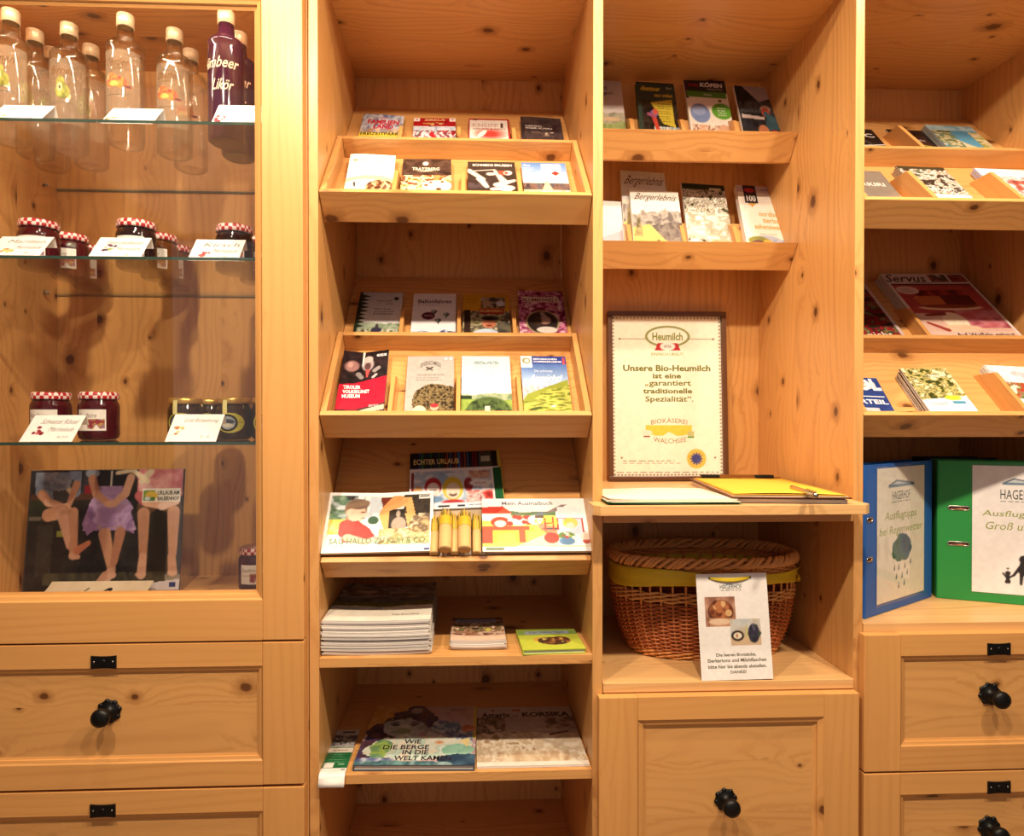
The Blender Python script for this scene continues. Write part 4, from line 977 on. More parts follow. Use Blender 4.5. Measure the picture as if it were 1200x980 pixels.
a = dl((225, 215, 195), 48, 52, 96); a.mottle(0, 0, 1, 1, [(60, 60, 36), (235, 225, 205), (140, 125, 95), (250, 245, 232), (110, 96, 80), (245, 238, 220)], 10, 16, k=3).rect(0, 0, 1, .08, (50, 56, 30)).mottle(0, .4, 1, .75, [(240, 232, 215), (215, 205, 190), (170, 160, 130), (248, 242, 230)], 5, 14).rect(0, .78, 1, 1, (246, 238, 218)).mottle(.5, .74, .95, .88, [(150, 150, 100), (225, 218, 190)], 5, 5).text('WILDBACH', .08, .82, .42, .87, (90, 84, 40), bold=.02).text('WANDERUNGEN', .1, .92, .62, .955, (150, 130, 110)).rect(.64, .05, .92, .075, (220, 210, 180))
lean(N2, 2, (808, 860, 799, 849, 215), 'book', 'white water river guide in the lower niche rack', 'book', a, .01, group=NB, spine=WHITEB)
a = dl((250, 240, 224), 49, 52, 96); a.rect(0, 0, 1, .1, (214, 190, 196)).rect(.14, 0, .46, .26, (52, 40, 42)).ell(.3, .07, .13, .035, (205, 50, 60)).poly([(.2, .26), (.4, .26), (.3, .32)], (230, 170, 80)).text('100', .2, .14, .42, .235, (240, 235, 228), bold=.03).rect(.55, .05, .92, .07, (160, 150, 170)).ell(.5, .86, .44, .16, (190, 196, 216)).ell(.3, .78, .25, .06, (150, 150, 70)).ell(.5, .86, .18, .1, (236, 190, 70)).ell(.28, .88, .22, .11, (120, 80, 80)).ell(.34, .9, .13, .08, (226, 180, 180)).mottle(.6, .75, 1, 1, [(150, 165, 205), (205, 210, 225), (130, 145, 190)], 5, 8).poly([(.1, .84), (.3, .98), (.3, 1), (.1, 1)], (250, 244, 232))
a.text('nordisch', .42, .37, .94, .44, (226, 160, 60), bold=.02).text('tierisch', .48, .46, .94, .53, (226, 160, 60), bold=.02).text('sehenswert', .26, .55, .94, .62, (226, 160, 60), bold=.02).lines(1, .36, .68, .8, .68, (180, 160, 120))
lean(N2, 2, (875, 924, 864, 912, 217), 'book', 'thick white zoo guide with orange words and a dark badge, lower niche rack', 'book', a, .017, group=NB, hard=WHITEB)

# ------------------------------------------------------------------ colouring books and pencil tubes
CB = 'colouring books on the sloping rack'
a = Art(120, 90, (250, 248, 246), 51)
a.mottle(.03, .05, .97, .93, [(210, 220, 215), (240, 240, 230), (190, 205, 205)], 4, 4).mottle(.03, .04, .34, .45, [(90, 110, 150), (120, 160, 120), (70, 110, 80), (200, 215, 220)], 3, 6).rect(.03, .45, .3, .7, (225, 220, 90)).mottle(.03, .05, .35, .13, [(60, 60, 60), (40, 44, 40), (225, 230, 235)], 9, 3).rect(.03, .7, .32, .9, (250, 244, 235)).poly([(.5, .08), (.66, .08), (.55, .3), (.49, .2)], (120, 40, 24)).poly([(.5, .3), (.62, .06), (.82, .08), (.62, .3)], (232, 150, 80)).mottle(.72, .05, .97, .6, [(30, 26, 22), (60, 50, 40), (20, 18, 16)], 4, 5).poly([(.48, .32), (.78, .1), (.78, .2), (.5, .4)], (236, 170, 100)).poly([(.48, .35), (.58, .3), (.68, .7), (.56, .72)], (238, 182, 96)).mottle(.58, .3, .72, .7, [(40, 30, 22), (60, 44, 30)], 4, 4).poly([(.7, .12), (.78, .1), (.86, .66), (.78, .7)], (240, 186, 110))
a.cloud(.12, .22, .12, .16, [(96, 120, 150), (130, 160, 130), (80, 116, 90), (200, 214, 220)], .8).cloud(.14, .57, .13, .1, [(220, 214, 90), (196, 200, 80), (236, 230, 150)], .6).cloud(.42, .3, .09, .22, [(206, 214, 222), (226, 232, 236), (180, 190, 200)], .5).cloud(.85, .25, .13, .2, [(34, 30, 26), (70, 56, 44), (24, 22, 20)], .4)
a.poly([(.72, .1), (.79, .09), (.87, .66), (.79, .7)], (236, 178, 100)).poly([(.48, .32), (.76, .1), (.76, .18), (.5, .4)], (230, 162, 92))
a.ell(.68, .56, .07, .13, (180, 160, 140)).ell(.67, .38, .02, .06, (190, 170, 150)).mottle(.5, .62, .97, .92, [(240, 214, 150), (206, 160, 90), (250, 236, 190), (150, 100, 50), (236, 200, 130)], 14, 10, k=3).mottle(.86, .38, .97, .66, [(200, 170, 120), (90, 70, 50), (230, 210, 170)], 8, 8)
a.cloud(.66, .82, .2, .12, [(244, 220, 160), (206, 160, 90), (252, 240, 200), (160, 110, 56)], .9, 16, 12).cloud(.88, .55, .1, .14, [(214, 180, 120), (110, 84, 56), (236, 214, 170)], .9, 12, 12)
a.rect(.4, .07, .5, .35, (196, 206, 215)).ell(.44, .48, .05, .07, (50, 90, 60)).rect(.33, .55, .5, .74, (226, 232, 238))
a.cap(.21, .42, .2, .58, .025, .02, (170, 130, 90)).ell(.27, .28, .105, .17, (156, 122, 96)).ell(.28, .36, .085, .15, (236, 190, 160)).ell(.29, .2, .1, .09, (120, 96, 78)).ell(.21, .34, .03, .05, (240, 200, 172)).cap(.2, .24, .36, .18, .03, .035, (140, 108, 84)).ell(.34, .34, .022, .012, (120, 70, 60)).ell(.37, .38, .016, .02, (240, 196, 168)).ell(.345, .44, .02, .01, (190, 90, 80))
a.poly([(.17, .52), (.3, .48), (.42, .62), (.47, .75), (.3, .84), (.17, .84)], (206, 54, 46)).cap(.2, .56, .19, .68, .07, .06, (214, 62, 52)).cap(.22, .76, .4, .84, .045, .03, (240, 196, 168)).cap(.38, .84, .58, .76, .03, .022, (240, 198, 170)).ell(.6, .74, .03, .02, (242, 200, 172)).rect(.03, .88, .97, 1, (250, 248, 246)).rect(0, 0, .03, 1, (250, 248, 246)).rect(.97, 0, 1, 1, (250, 248, 246)).rect(0, 0, 1, .045, (250, 248, 246)).rect(.86, .06, .97, .13, (225, 222, 215)).rect(.87, .075, .96, .095, (90, 90, 84)).rect(.92, .955, .97, .98, (50, 60, 130))
a.text('SAG HALLO ZU KUH & CO', .06, .77, .93, .865, (96, 130, 84), bold=.012).lines(1, .04, .9, .22, .9, (150, 170, 140), 0)
lean(C3, 0, (377.5, 508, 387.5, 507.5, 579), 'book', 'landscape booklet with a girl in a red shirt feeding a rabbit', 'booklet', a, .006, .014, lambda u, v: .012 * v ** 2 * np.abs(u - .5) ** 1.2, group=CB)
a = Art(120, 80, (246, 244, 242), 52)
a.rect(.0, .13, 1, .92, (250, 246, 236)).ridge(.26, .06, 2, [(80, 120, 80), (110, 140, 90), (120, 130, 150)], 4, y1=.36).rect(0, .34, 1, .92, (224, 220, 90)).mottle(0, .34, .7, .5, [(200, 210, 70), (232, 224, 90), (160, 190, 70)], 6, 5).poly([(0, .17), (.2, .15), (.27, .3), (0, .33)], (214, 56, 40)).poly([(0, .3), (.27, .3), (.27, .44), (0, .44)], (244, 236, 226)).poly([(.13, .3), (.22, .18), (.29, .3)], (226, 90, 60)).rect(0, .56, .48, .84, (246, 214, 60))
a.rect(0, .54, .44, .62, (202, 84, 46)).rect(.0, .6, .1, .85, (190, 80, 50)).rect(.34, .6, .4, .84, (200, 90, 50)).rect(.14, .66, .31, .84, (250, 224, 80)).rect(.42, .64, .5, .82, (250, 228, 90)).ell(.17, .46, .09, .1, (196, 60, 36)).ell(.17, .49, .055, .065, (246, 226, 210)).ell(.34, .44, .1, .09, (240, 232, 226)).spots(8, .26, .36, .44, .5, .015, .03, [(196, 60, 46)]).ell(.5, .42, .07, .09, (246, 244, 238)).poly([(.4, .84), (.6, .68), (.9, .8), (.8, .92), (.3, .92)], (240, 222, 190))
a.cap(.62, .62, .86, .9, .045, .065, (214, 130, 90)).cap(.56, .54, .68, .62, .035, .04, (226, 150, 110)).cap(.56, .6, .68, .6, .015, .02, (214, 130, 90)).cap(.58, .585, .86, .59, .008, .01, (70, 70, 90)).rect(.7, .12, 1, .9, (250, 248, 246)).rect(.7, .38, .72, .62, (186, 50, 44)).rect(.94, .38, .955, .66, (186, 50, 44)).rect(.7, .38, .95, .4, (186, 50, 44)).rect(.72, .4, .94, .7, (214, 208, 226)).ell(.83, .48, .07, .1, (240, 206, 80)).ell(.83, .53, .04, .06, (244, 214, 190)).rect(.58, .38, .6, .62, (200, 70, 50)).rect(.66, .36, .68, .62, (200, 70, 50)).rect(.58, .48, .68, .5, (200, 70, 50)).ell(.78, .72, .08, .07, (96, 140, 60)).ell(.78, .82, .075, .07, (90, 140, 190)).spots(7, .72, .66, .85, .76, .01, .02, [(220, 210, 60), (200, 60, 60), (240, 240, 230)]).ell(.96, .82, .035, .05, (196, 70, 50)).ell(.96, .74, .05, .06, (236, 210, 190)).rect(.6, .9, 1, .93, (224, 222, 90)).ell(.64, .76, .07, .1, (200, 60, 44)).cap(.62, .28, .86, .04, .006, .006, (110, 70, 60)).poly([(.6, .28), (.86, .03), (.9, .03), (.7, .26)], (150, 130, 130)).rect(0, .92, 1, 1, (250, 248, 246)).rect(.03, .93, .2, .985, (120, 140, 100)).rect(0, 0, 1, .12, (246, 244, 242)).rect(.72, .17, .95, .35, (244, 242, 244))
a.text('Mein Ausmalbuch', .19, .06, .68, .13, (120, 112, 120), bold=.015).spots(20, .5, .4, .72, .5, .006, .012, [(220, 200, 60)]).rect(.5, .34, .58, .38, (110, 80, 60))
lean(C3, 0, (565, 692, 565, 684.5, 584.5), 'book', 'landscape colouring book with a farm window scene and drawing hand', 'booklet', a, .006, .014, group=CB)
a = Art(100, 60, (250, 248, 246), 53)
cols = [(20, 70, 40), (40, 120, 70), (30, 60, 120), (60, 120, 190), (200, 90, 40), (120, 20, 30), (180, 30, 40), (150, 20, 60), (30, 40, 80)]
a.rect(0, 0, .96, .3, (26, 24, 28))
for k in range(26): a.rect(.1 + k * .031, 0, .112 + k * .031, .3, cols[(k * 5 + 2) % 3 + (0 if k < 9 else 3 if k < 18 else 6)])
a.rect(.76, .03, .9, .28, (70, 76, 60)).rect(.78, .1, .88, .2, (190, 190, 170)).rect(.96, 0, 1, .9, (214, 190, 60)).rect(.9, .32, .99, 1, (20, 96, 52)).rect(0, .3, .9, 1, (244, 236, 236)).mottle(.03, .34, .88, .88, [(236, 230, 232), (160, 185, 215), (240, 236, 236), (210, 215, 225)], 5, 5).poly([(.2, .6), (.35, .36), (.52, .6)], (150, 180, 215)).rect(.02, .36, .05, .8, (150, 50, 50))
a.ell(.25, .62, .09, .16, (190, 44, 50)).ell(.25, .68, .07, .13, (244, 220, 210)).ell(.46, .66, .11, .2, (232, 196, 50)).ell(.46, .7, .075, .14, (244, 216, 190)).ell(.46, .76, .04, .035, (60, 20, 20)).ell(.46, .74, .035, .025, (244, 216, 190)).ell(.09, .7, .05, .1, (226, 170, 110)).mottle(.6, .7, .88, .95, [(150, 24, 28), (215, 60, 50), (240, 220, 215), (120, 20, 24)], 6, 5).mottle(.64, .36, .86, .5, [(200, 80, 60), (226, 190, 160), (170, 50, 44)], 5, 4).ell(.63, .6, .05, .12, (160, 50, 56)).ell(.76, .58, .12, .06, (248, 240, 240)).cap(.22, .68, .28, .68, .005, .005, (60, 30, 30)).ell(.24, .84, .12, .06, (110, 150, 190)).ell(.46, .9, .12, .05, (200, 50, 60)).rect(0, .9, .9, 1, (246, 246, 248)).rect(.3, .94, .42, .97, (40, 40, 44)).rect(.5, .935, .58, .98, (40, 56, 90))
a.text('ECHTER URLAUB', .04, .12, .54, .22, (226, 200, 130), bold=.02).text('MÜLLER', .7, .555, .82, .6, (190, 70, 70)).lines(1, .62, .955, .85, .955, (120, 130, 150), 0)
FR_up = Frame(.046, AZ(654.5, 0) - .046)
sM, sw, sL = slot(C3, .125, .052, .125, 481, 591, 479.5, 586.5, 533.5)
booklet('book', 'comic style colouring book with a black pencil banner, behind the tubes', 'booklet', sM @ Matrix.Translation((0, 0, .052)), sw, .235 if sL > .235 else sL, .005, a, group=CB)
a = Art(20, 20, (196, 170, 138), 54); a.mottle(0, 0, 1, 1, [(190, 164, 130), (205, 178, 146)], 3, 3)
lean(C3, 0, (505, 590, 503, 588, 594), 'book', 'plain tan card folder under the comic colouring book and the tubes', 'folder', a, .006)

KRAFT = plain('kraft_card', (214, 172, 112), .75, 0, .06, 120); YCAP = plain('yellow_translucent_cap', (206, 166, 48), .3)
PENCILS = [plain('pencil_wood_tip', (196, 150, 70), .5), plain('pencil_olive', (120, 104, 40), .4), plain('pencil_yellow', (196, 160, 50), .4)]
def pencil_tube(label, px, pyt, r, h, s0=.014):
    pl = C3.M @ Vector((0, .1, .0445 + h)); x = AX(px, pl.y, 620)
    lo, hi = .05, .4
    for _ in range(30):
        m_ = (lo + hi) / 2
        if proj(C3.M @ Vector((x, m_, .0445 + h + r)))[1] > pyt: lo = m_
        else: hi = m_
    L = lo - s0
    root = thing('pencil_tube', label, 'pencil case', (0, 0, 0), 'pencil tubes on the sloping rack')
    root.matrix_world = C3.M @ Matrix.Translation((x, s0, .0505 + h + r + .0003)) @ Matrix.Rotation(-math.pi / 2, 4, 'X')
    MB().lathe([(0, 0), (r * .93, 0), (r * .96, .002), (r * .96, L - .03), (0, L - .03)], 20).build('tube', KRAFT, root)
    MB().lathe([(r, L - .032), (r, L - .012), (r * .95, L - .010), (r * .9, L - .010), (r * .9, L - .012)], 20).build('cap', YCAP, root)
    k = 0
    for (n, rr) in ((5, r * .36), (11, r * .8)):
        for i in range(n):
            w = i * 2 * math.pi / max(n, 1) + r * 90
            M = Matrix.Translation((rr * math.cos(w), rr * math.sin(w), L - .03))
            MB().lathe([(.0026, 0), (.0026, .020 + .006 * ((i * 3) % 4) / 3), (.001, .034 + .006 * ((i * 3) % 4) / 3), (0, .035 + .006 * ((i * 3) % 4) / 3)], 6, M).build('pencil', PENCILS[k % 3], root); k += 1
pencil_tube('front kraft tube of pencils with yellow cap, beside the girl booklet', 522.8, 605, .0136, .0105)
pencil_tube('front kraft tube of pencils with yellow cap, beside the farm colouring book', 544.5, 606, .0138, .0105)
pencil_tube('kraft pencil tube lying behind and between the two front ones', 533.5, 610, .0095, .0002)
pencil_tube('kraft pencil tube half hidden by the girl booklet', 510.5, 612, .0095, .0002)
pencil_tube('kraft pencil tube against the farm colouring book', 558, 610, .0095, .0002)

# ------------------------------------------------------------------ things lying flat on the shelves
def flat(z, bl, br, tl, tr, t=0.0):
    """footprint in world space for a rectangle whose upper face shows these corners"""
    P = [on_z(*q, z + t) for q in (bl, br, tl, tr)]
    w = ((P[1] - P[0]).length + (P[3] - P[2]).length) / 2; L = ((P[2] - P[0]).length + (P[3] - P[1]).length) / 2
    d = (P[1] - P[0]).normalized(); ang = math.atan2(d.y, d.x)
    return Matrix.Translation((P[0].x, P[0].y, z)) @ Matrix.Rotation(ang, 4, 'Z'), w, L
# tall stack of magazines
NM = 24; tm = .0030
M, w, L = flat(SH4 + .0006, (380, 727), (510, 722.5), (403, 690), (513, 692), .072)
a = Art(80, 110, (240, 232, 220), 61); a.mottle(0, 0, 1, .42, [(110, 110, 125), (190, 185, 190), (80, 84, 100), (150, 120, 110), (210, 200, 196)], 4, 8).mottle(0, .42, 1, .55, [(60, 70, 90), (110, 120, 140), (50, 60, 60)], 6, 6).mottle(0, .53, 1, .66, [(60, 70, 20), (120, 130, 50), (80, 90, 30), (150, 140, 60)], 14, 10).ridge(.64, .04, 3, [(236, 224, 204), (244, 234, 216)], 5).cap(.35, .42, .75, .33, .01, .012, (70, 50, 44)).ell(.45, .4, .07, .02, (50, 40, 40)).mottle(0, .66, .5, .72, [(170, 180, 190), (220, 222, 215)], 5, 3).text('Tiroler Bauernzeitung', .62, .84, .88, .875, (60, 56, 56), bold=.01)
MAGP = edge_mat('magazine_page_edges', (246, 238, 232), 3000)
booklet('magazine', 'top magazine of the tall stack, mountain and meadow cover', 'magazine', Matrix.Translation((on_z(376.5, 768.5, SH4).x + .002, .012, SH4 + .0006)), .214, .285, tm, a, lambda u, v: .010 * (2 * u - 1) ** 2 * (.35 + .65 * v) * 0.7, copies=NM - 1, step=tm - .0002, group='tall stack of magazines', pages=MAGP, clabel='%s magazine from the top of the tall white stack on the shelf', jitter=.0035)
M, w, L = flat(SH4 + .0006, (527.5, 753), (591.5, 755.5), (531, 724.5), (588, 726.5), .020)
a = Art(60, 76, (205, 150, 110), 62); a.mottle(0, 0, 1, 1, [(214, 160, 120), (150, 90, 60), (236, 200, 170), (110, 60, 44)], 5, 7).mottle(.05, .25, .95, .62, [(60, 40, 34), (200, 150, 110), (90, 110, 60), (150, 60, 40), (225, 200, 170)], 9, 7, k=3).rect(0, 0, 1, .12, (80, 60, 50)).rect(.1, .08, .85, .22, (150, 160, 190)).rect(0, .8, 1, 1, (236, 190, 160)).ell(.7, .55, .06, .06, (220, 205, 60)).text('Bauernhof', .16, .105, .8, .18, (70, 80, 120), bold=.01)
booklet('booklet', 'top booklet of the low middle stack, brown village picture', 'booklet', Matrix.Translation((on_z(528, 763, SH4).x, .030, SH4 + .0006)), .112, .148, .0028, a, lambda u, v: .002 * (2 * u - 1) ** 2, copies=6, step=.0028, group='low stack of village booklets', pages=MAGP, clabel='%s booklet from the top of the low village booklet stack', jitter=.003)
LIME = plain('lime_book_board', (176, 196, 62), .45)
M, w, L = flat(SH4 + .0006, (613, 762), (684, 760), (603.5, 737), (674, 737), .010)
a = Art(70, 60, (206, 214, 60), 63); a.rect(0, .1, 1, .32, (130, 160, 70)).rect(0, 0, 1, .1, (176, 196, 62)).rect(.12, .13, .86, .28, (150, 160, 170)).ell(.42, .55, .2, .13, (226, 170, 60)).ell(.66, .55, .16, .14, (140, 70, 44)).mottle(.28, .44, .84, .82, [(226, 176, 70), (120, 60, 36), (60, 40, 30), (236, 200, 90)], 6, 5, mask=((a.X - .56) / .27) ** 2 + ((a.Y - .6) / .2) ** 2 < 1).text('Der kleine Tiger', .2, .16, .8, .25, (70, 84, 60), bold=.01)
booklet('book', 'small lime green picture book lying on the shelf, right end', 'book', M, w, L, .010, a, hard=LIME)
# big picture book and comic
M, w, L = flat(SH5 + .0006, (413.5, 897), (556, 896.5), (440, 827.5), (558.5, 827.5), .012)
a = Art(140, 100, (196, 160, 160), 64)
a.mottle(0, 0, 1, 1, [(190, 150, 156), (205, 172, 176), (206, 160, 140), (176, 150, 172)], 3, 3).cloud(.1, .1, .32, .4, [(236, 190, 80), (226, 150, 60), (240, 205, 120)], .5).rect(.965, 0, 1, .6, (222, 196, 80))
for (x, y, r1_, r2_) in ((.42, .1, .1, .1), (.34, .2, .12, .12), (.5, .22, .1, .14), (.24, .34, .13, .14), (.56, .34, .1, .12), (.14, .5, .14, .16), (.08, .68, .12, .2), (.05, .88, .1, .16)): a.cloud(x, y, r1_, r2_, [(52, 34, 56), (96, 56, 60), (60, 50, 104), (120, 80, 70), (40, 36, 66)], .9)
a.cloud(.42, .1, .06, .06, [(190, 170, 176), (160, 140, 150)], .8).cloud(.33, .42, .2, .17, [(206, 204, 200), (160, 176, 166), (196, 186, 196), (136, 150, 140)], .5).ell(.25, .36, .04, .025, (74, 70, 86), soft=2).ell(.42, .36, .035, .024, (90, 76, 80), soft=2).cloud(.33, .47, .07, .05, [(120, 136, 100), (160, 176, 130)], .7).cap(.26, .31, .2, .34, .012, .008, (110, 100, 110)).cap(.4, .31, .47, .33, .012, .008, (110, 100, 110))
for (x, y, r1_, r2_) in ((.68, .36, .08, .1), (.76, .44, .12, .12), (.86, .54, .12, .14), (.62, .48, .08, .1)): a.cloud(x, y, r1_, r2_, [(90, 130, 170), (176, 190, 200), (76, 96, 146), (200, 204, 206)], .8)
a.cap(.56, .46, .92, .7, .035, .02, (150, 146, 156)).cap(.58, .52, .8, .7, .03, .02, (196, 190, 190)).cloud(.93, .42, .07, .06, [(190, 90, 70), (226, 150, 110)], .8).cloud(.52, .74, .46, .2, [(226, 222, 206), (206, 218, 200), (232, 214, 192), (176, 204, 184), (218, 230, 220)], .5).cloud(.17, .76, .1, .16, [(110, 150, 90), (166, 196, 80), (80, 130, 110)], .8).cloud(.85, .78, .14, .1, [(120, 190, 160), (176, 214, 190)], .6).cloud(.9, .93, .2, .1, [(40, 64, 90), (70, 104, 130)], .8).cloud(.1, .95, .2, .07, [(100, 110, 160), (190, 196, 214), (70, 84, 130)], 1).cloud(.4, .99, .5, .05, [(110, 160, 160), (60, 100, 110), (150, 180, 180)], 1).ell(.68, .66, .03, .02, (216, 120, 60), soft=3).poly([(.86, .62), (.95, .58), (.93, .74)], (240, 214, 140))
a.text('WIE', .37, .61, .52, .68, (44, 34, 44), bold=.02).text('DIE BERGE', .2, .7, .6, .77, (44, 34, 44), bold=.02).text('IN DIE', .38, .78, .6, .85, (44, 34, 44), bold=.02).text('WELT KAMEN', .32, .865, .8, .935, (44, 34, 44), bold=.02).text('Bilderbuch', .74, .06, .88, .1, (90, 60, 60))
booklet('book', 'large picture book with watercolour mountain faces, on the lowest filled shelf', 'book', M, w, L, .012, a, hard=TEALB)
M, w, L = flat(SH5 + .0006, (559, 899), (690, 896), (560.5, 829), (671.5, 829), .004)
a = Art(130, 110, (214, 196, 180), 65)
a.grad(0, .24, (206, 186, 184), (200, 182, 178)).mottle(0, .2, 1, .6, [(196, 176, 166), (180, 160, 150), (210, 190, 176)], 4, 20).mottle(0, .2, .3, .55, [(110, 84, 66), (180, 160, 140), (90, 66, 50), (196, 176, 156)], 12, 10).mottle(.7, .2, 1, .42, [(130, 104, 84), (196, 178, 164), (110, 84, 66)], 8, 10).ridge(.5, .12, 3, [(226, 206, 176), (196, 166, 130), (238, 222, 198), (170, 134, 96)], 14, fx=10, fy=10).mottle(.55, .5, 1, .85, [(236, 220, 196), (206, 180, 146), (244, 230, 208)], 9, 9).cap(.72, .52, .9, .47, .012, .01, (96, 60, 40)).mottle(.2, .78, .85, .96, [(206, 170, 130), (236, 214, 180), (180, 140, 100)], 10, 5).rect(0, .94, 1, 1, (240, 228, 210)).rect(.38, .05, .47, .075, (200, 30, 40)).ell(.18, .06, .02, .015, (150, 20, 24)).lines(1, .24, .06, .36, .06, (150, 110, 110), 0).lines(1, .54, .06, .7, .06, (150, 110, 110), 0)
a.text('Asterix', .06, .105, .36, .2, (64, 46, 40), bold=.035).text('auf', .37, .15, .44, .19, (64, 46, 40)).text('KORSIKA', .48, .105, .97, .195, (64, 46, 40), bold=.045)
booklet('comic', 'large comic album with a sepia rocky landscape, beside the picture book', 'comic book', M, w, L, .004, a, pages=MAGP)
# narrow flyer bending over the shelf edge
a = Art(30, 110, (40, 120, 70), 66); a.rect(0, 0, 1, .38, (205, 196, 190)).rect(.3, .04, .85, .08, (60, 50, 50)).mottle(0, .12, 1, .36, [(90, 84, 84), (200, 196, 192), (50, 46, 48), (225, 220, 214)], 4, 9).rect(0, .4, 1, .49, (236, 222, 206)).rect(0, .49, 1, .79, (32, 110, 62)).lines(4, .15, .53, .85, .68, (110, 170, 120)).rect(.06, .69, .42, .78, (232, 226, 216)).rect(0, .79, 1, 1, (244, 236, 230)).rect(.78, .81, .95, .83, (60, 60, 60)).rect(.6, .715, .85, .73, (150, 200, 150)).text('BAUERNHOF', .2, .435, .8, .465, (120, 90, 70), bold=.02)
def flyer_fn(x0, y_edge, z0, w, L, over, k):
    def fn(x, y):
        d = L - y if False else y
        # y = 0 is the drooping front end
        t = np.clip((over - y) / over, 0, 1)
        yy = np.where(y < over, y_edge - over * .72 * np.sin(t * 1.2) / 1.2 * 1.0, y_edge + (y - over))
        zz = z0 + k - np.where(y < over, over * (1 - np.cos(t * 1.35)) / 1.1, 0)
        return np.stack([x0 + x + 0 * y, yy + 0 * x, zz + 0 * x], -1)
    return fn
fx = on_z(376, 905, SH5).x
fl = thing('flyer', 'narrow green and white flyer hanging over the shelf edge beside the picture book', 'flyer', (0, 0, 0))
link('cover', print_mesh('cover', a, .0505, .205, flyer_fn(fx, .002, SH5, .05, .2, .028, .0052), GLOSSY), fl)
m = MB(); ff = flyer_fn(fx, .002, SH5, .05, .2, .028, .0030)
m.grid(lambda u, v: ff(np.array(u * .05), np.array(v * .205)), 2, 30); m2 = m.build('sheets', WHITE_PAPER, fl)
sd = m2.modifiers.new('thickness', 'SOLIDIFY'); sd.thickness = .0026; sd.offset = 0

# ------------------------------------------------------------------ ring binders
SLEEVE = glass_mat('clear_sleeve', (.985, .98, .97), .02)
STEEL = plain('nickel_ring', (190, 186, 178), .25, 1)
DARKIN = plain('dark_inside', (30, 26, 26), .8)
def binder(label, bl, br, col, art, s0, s1, spine_w, slots, ring=None, sheet_z=(.022, .006), tag_label=False):
    """bl, br: floor corners of the front cover (world x, y)"""
    P0, P1 = Vector((*bl, 0)), Vector((*br, 0)); d = (P1 - P0); w = d.length; ang = math.atan2(d.y, d.x)
    root = thing('ring_binder', label, 'binder', (P0.x, P0.y, RFL + .0005)); root.rotation_euler = (0, 0, ang)
    mat = plain('binder_' + label.split()[0], col, .45, 0, .05, 500, spec=.35)
    H = .3195
    # cover hangs in front, x along the cover, +y away from the viewer
    MB().box(.004, w, 0, .0026, 0, H).build('front_cover', mat, root, bevel=.0008)
    MB().box(.004, w, spine_w - .0026, spine_w, 0, H).build('back_cover', mat, root, bevel=.0008)
    sp = MB(); n = 8; b = 0
    prof = [(.004, 0)] + [(.004 * (1 - math.sin(math.pi * k / 2 / 4)) , .004 * (1 - math.cos(math.pi * k / 2 / 4))) for k in range(5)] + [(0, spine_w - .004)] + [(.004, spine_w), (.0066, spine_w - .0026), (.0026, spine_w - .0052), (.0026, .0052), (.0066, .0026)]
    for zz in (0, H):
        for p in prof: sp.v.append((p[0], p[1], zz))
    N = len(prof)
    for i in range(N): sp.face([i, (i + 1) % N, N + (i + 1) % N, N + i])
    sp.face(list(range(N))[::-1]); sp.face([N + i for i in range(N)])
    spo = sp.build('spine', mat, root, fix=True)
    MB().box(.03, w - .012, .006, spine_w - .006, .006, .302).build('paper_block', PAGES, root)
    MB().box(.006, .03, .004, spine_w - .004, .01, .30).build('mechanism', DARKIN, root)
    for (x, z, hw) in slots:
        m = MB(); pts = [(x + sx * hw + math.cos(a) * .0042, z + math.sin(a) * .0042) for sx, a0 in ((1, -math.pi / 2), (-1, math.pi / 2)) for a in [a0 + math.pi * k / 6 for k in range(7)]]
        m.tube([(p[0], -.0006, p[1]) for p in pts], .0013, 6, True, ref=Vector((0, 1, 0)))
        o = m.build('slot_rim', STEEL, root)
        q = MB(); q.v = [(p[0], -.0004, p[1]) for p in pts]; q.face(list(range(len(pts)))[::-1]); q.build('slot', DARKIN, o)
        MB().tube([(x - hw, -.0012, z - .001), (x, -.002, z - .0018), (x + hw * .9, -.0012, z - .0008)], .0016, 6).build('lever_tip', plain('brass_tip', (196, 130, 96), .35, 1), o)
    x0, x1 = s0, s1
    sheet = link('sheet', print_mesh('sheet', art, x1 - x0, .288, lambda x, y: np.stack([x0 + x, -.0011 + 0 * x, sheet_z[0] + y], -1), MATT), root)
    sl = MB(); sl.v = [(x0 - .004, -.0018, sheet_z[0] - .006), (x1 + .004, -.0018, sheet_z[0] - .006), (x1 + .004, -.0018, sheet_z[0] + .293), (x0 - .004, -.0018, sheet_z[0] + .293)]; sl.face([0, 1, 2, 3]); sl.build('clear_sleeve', SLEEVE, root)
    if ring:
        m = MB(); M = Matrix.Translation((-.0006, ring[0], ring[1])) @ Matrix.Rotation(-math.pi / 2, 4, 'Y')
        m.tube([tuple(M @ Vector((.0135 * math.cos(a), .0135 * math.sin(a), 0))) for a in [k * math.pi / 12 for k in range(24)]], .0016, 6, True, ref=Vector((1, 0, 0)))
        o = m.build('finger_ring', STEEL, root)
        MB().lathe([(0, 0), (.0125, 0)], 20, M).build('finger_hole', DARKIN, o)
    if tag_label:
        MB().box(-.0010, -.0002, .006, spine_w - .006, .115, .262).build('spine_label', WHITE_PAPER, root)
        MB().box(-.0014, -.0004, .004, spine_w - .004, .268, .284).build('red_tab', plain('red_tab', (196, 36, 48), .5), root)
    return root
LIMEINK = (150, 160, 70); GREY = (70, 72, 70)
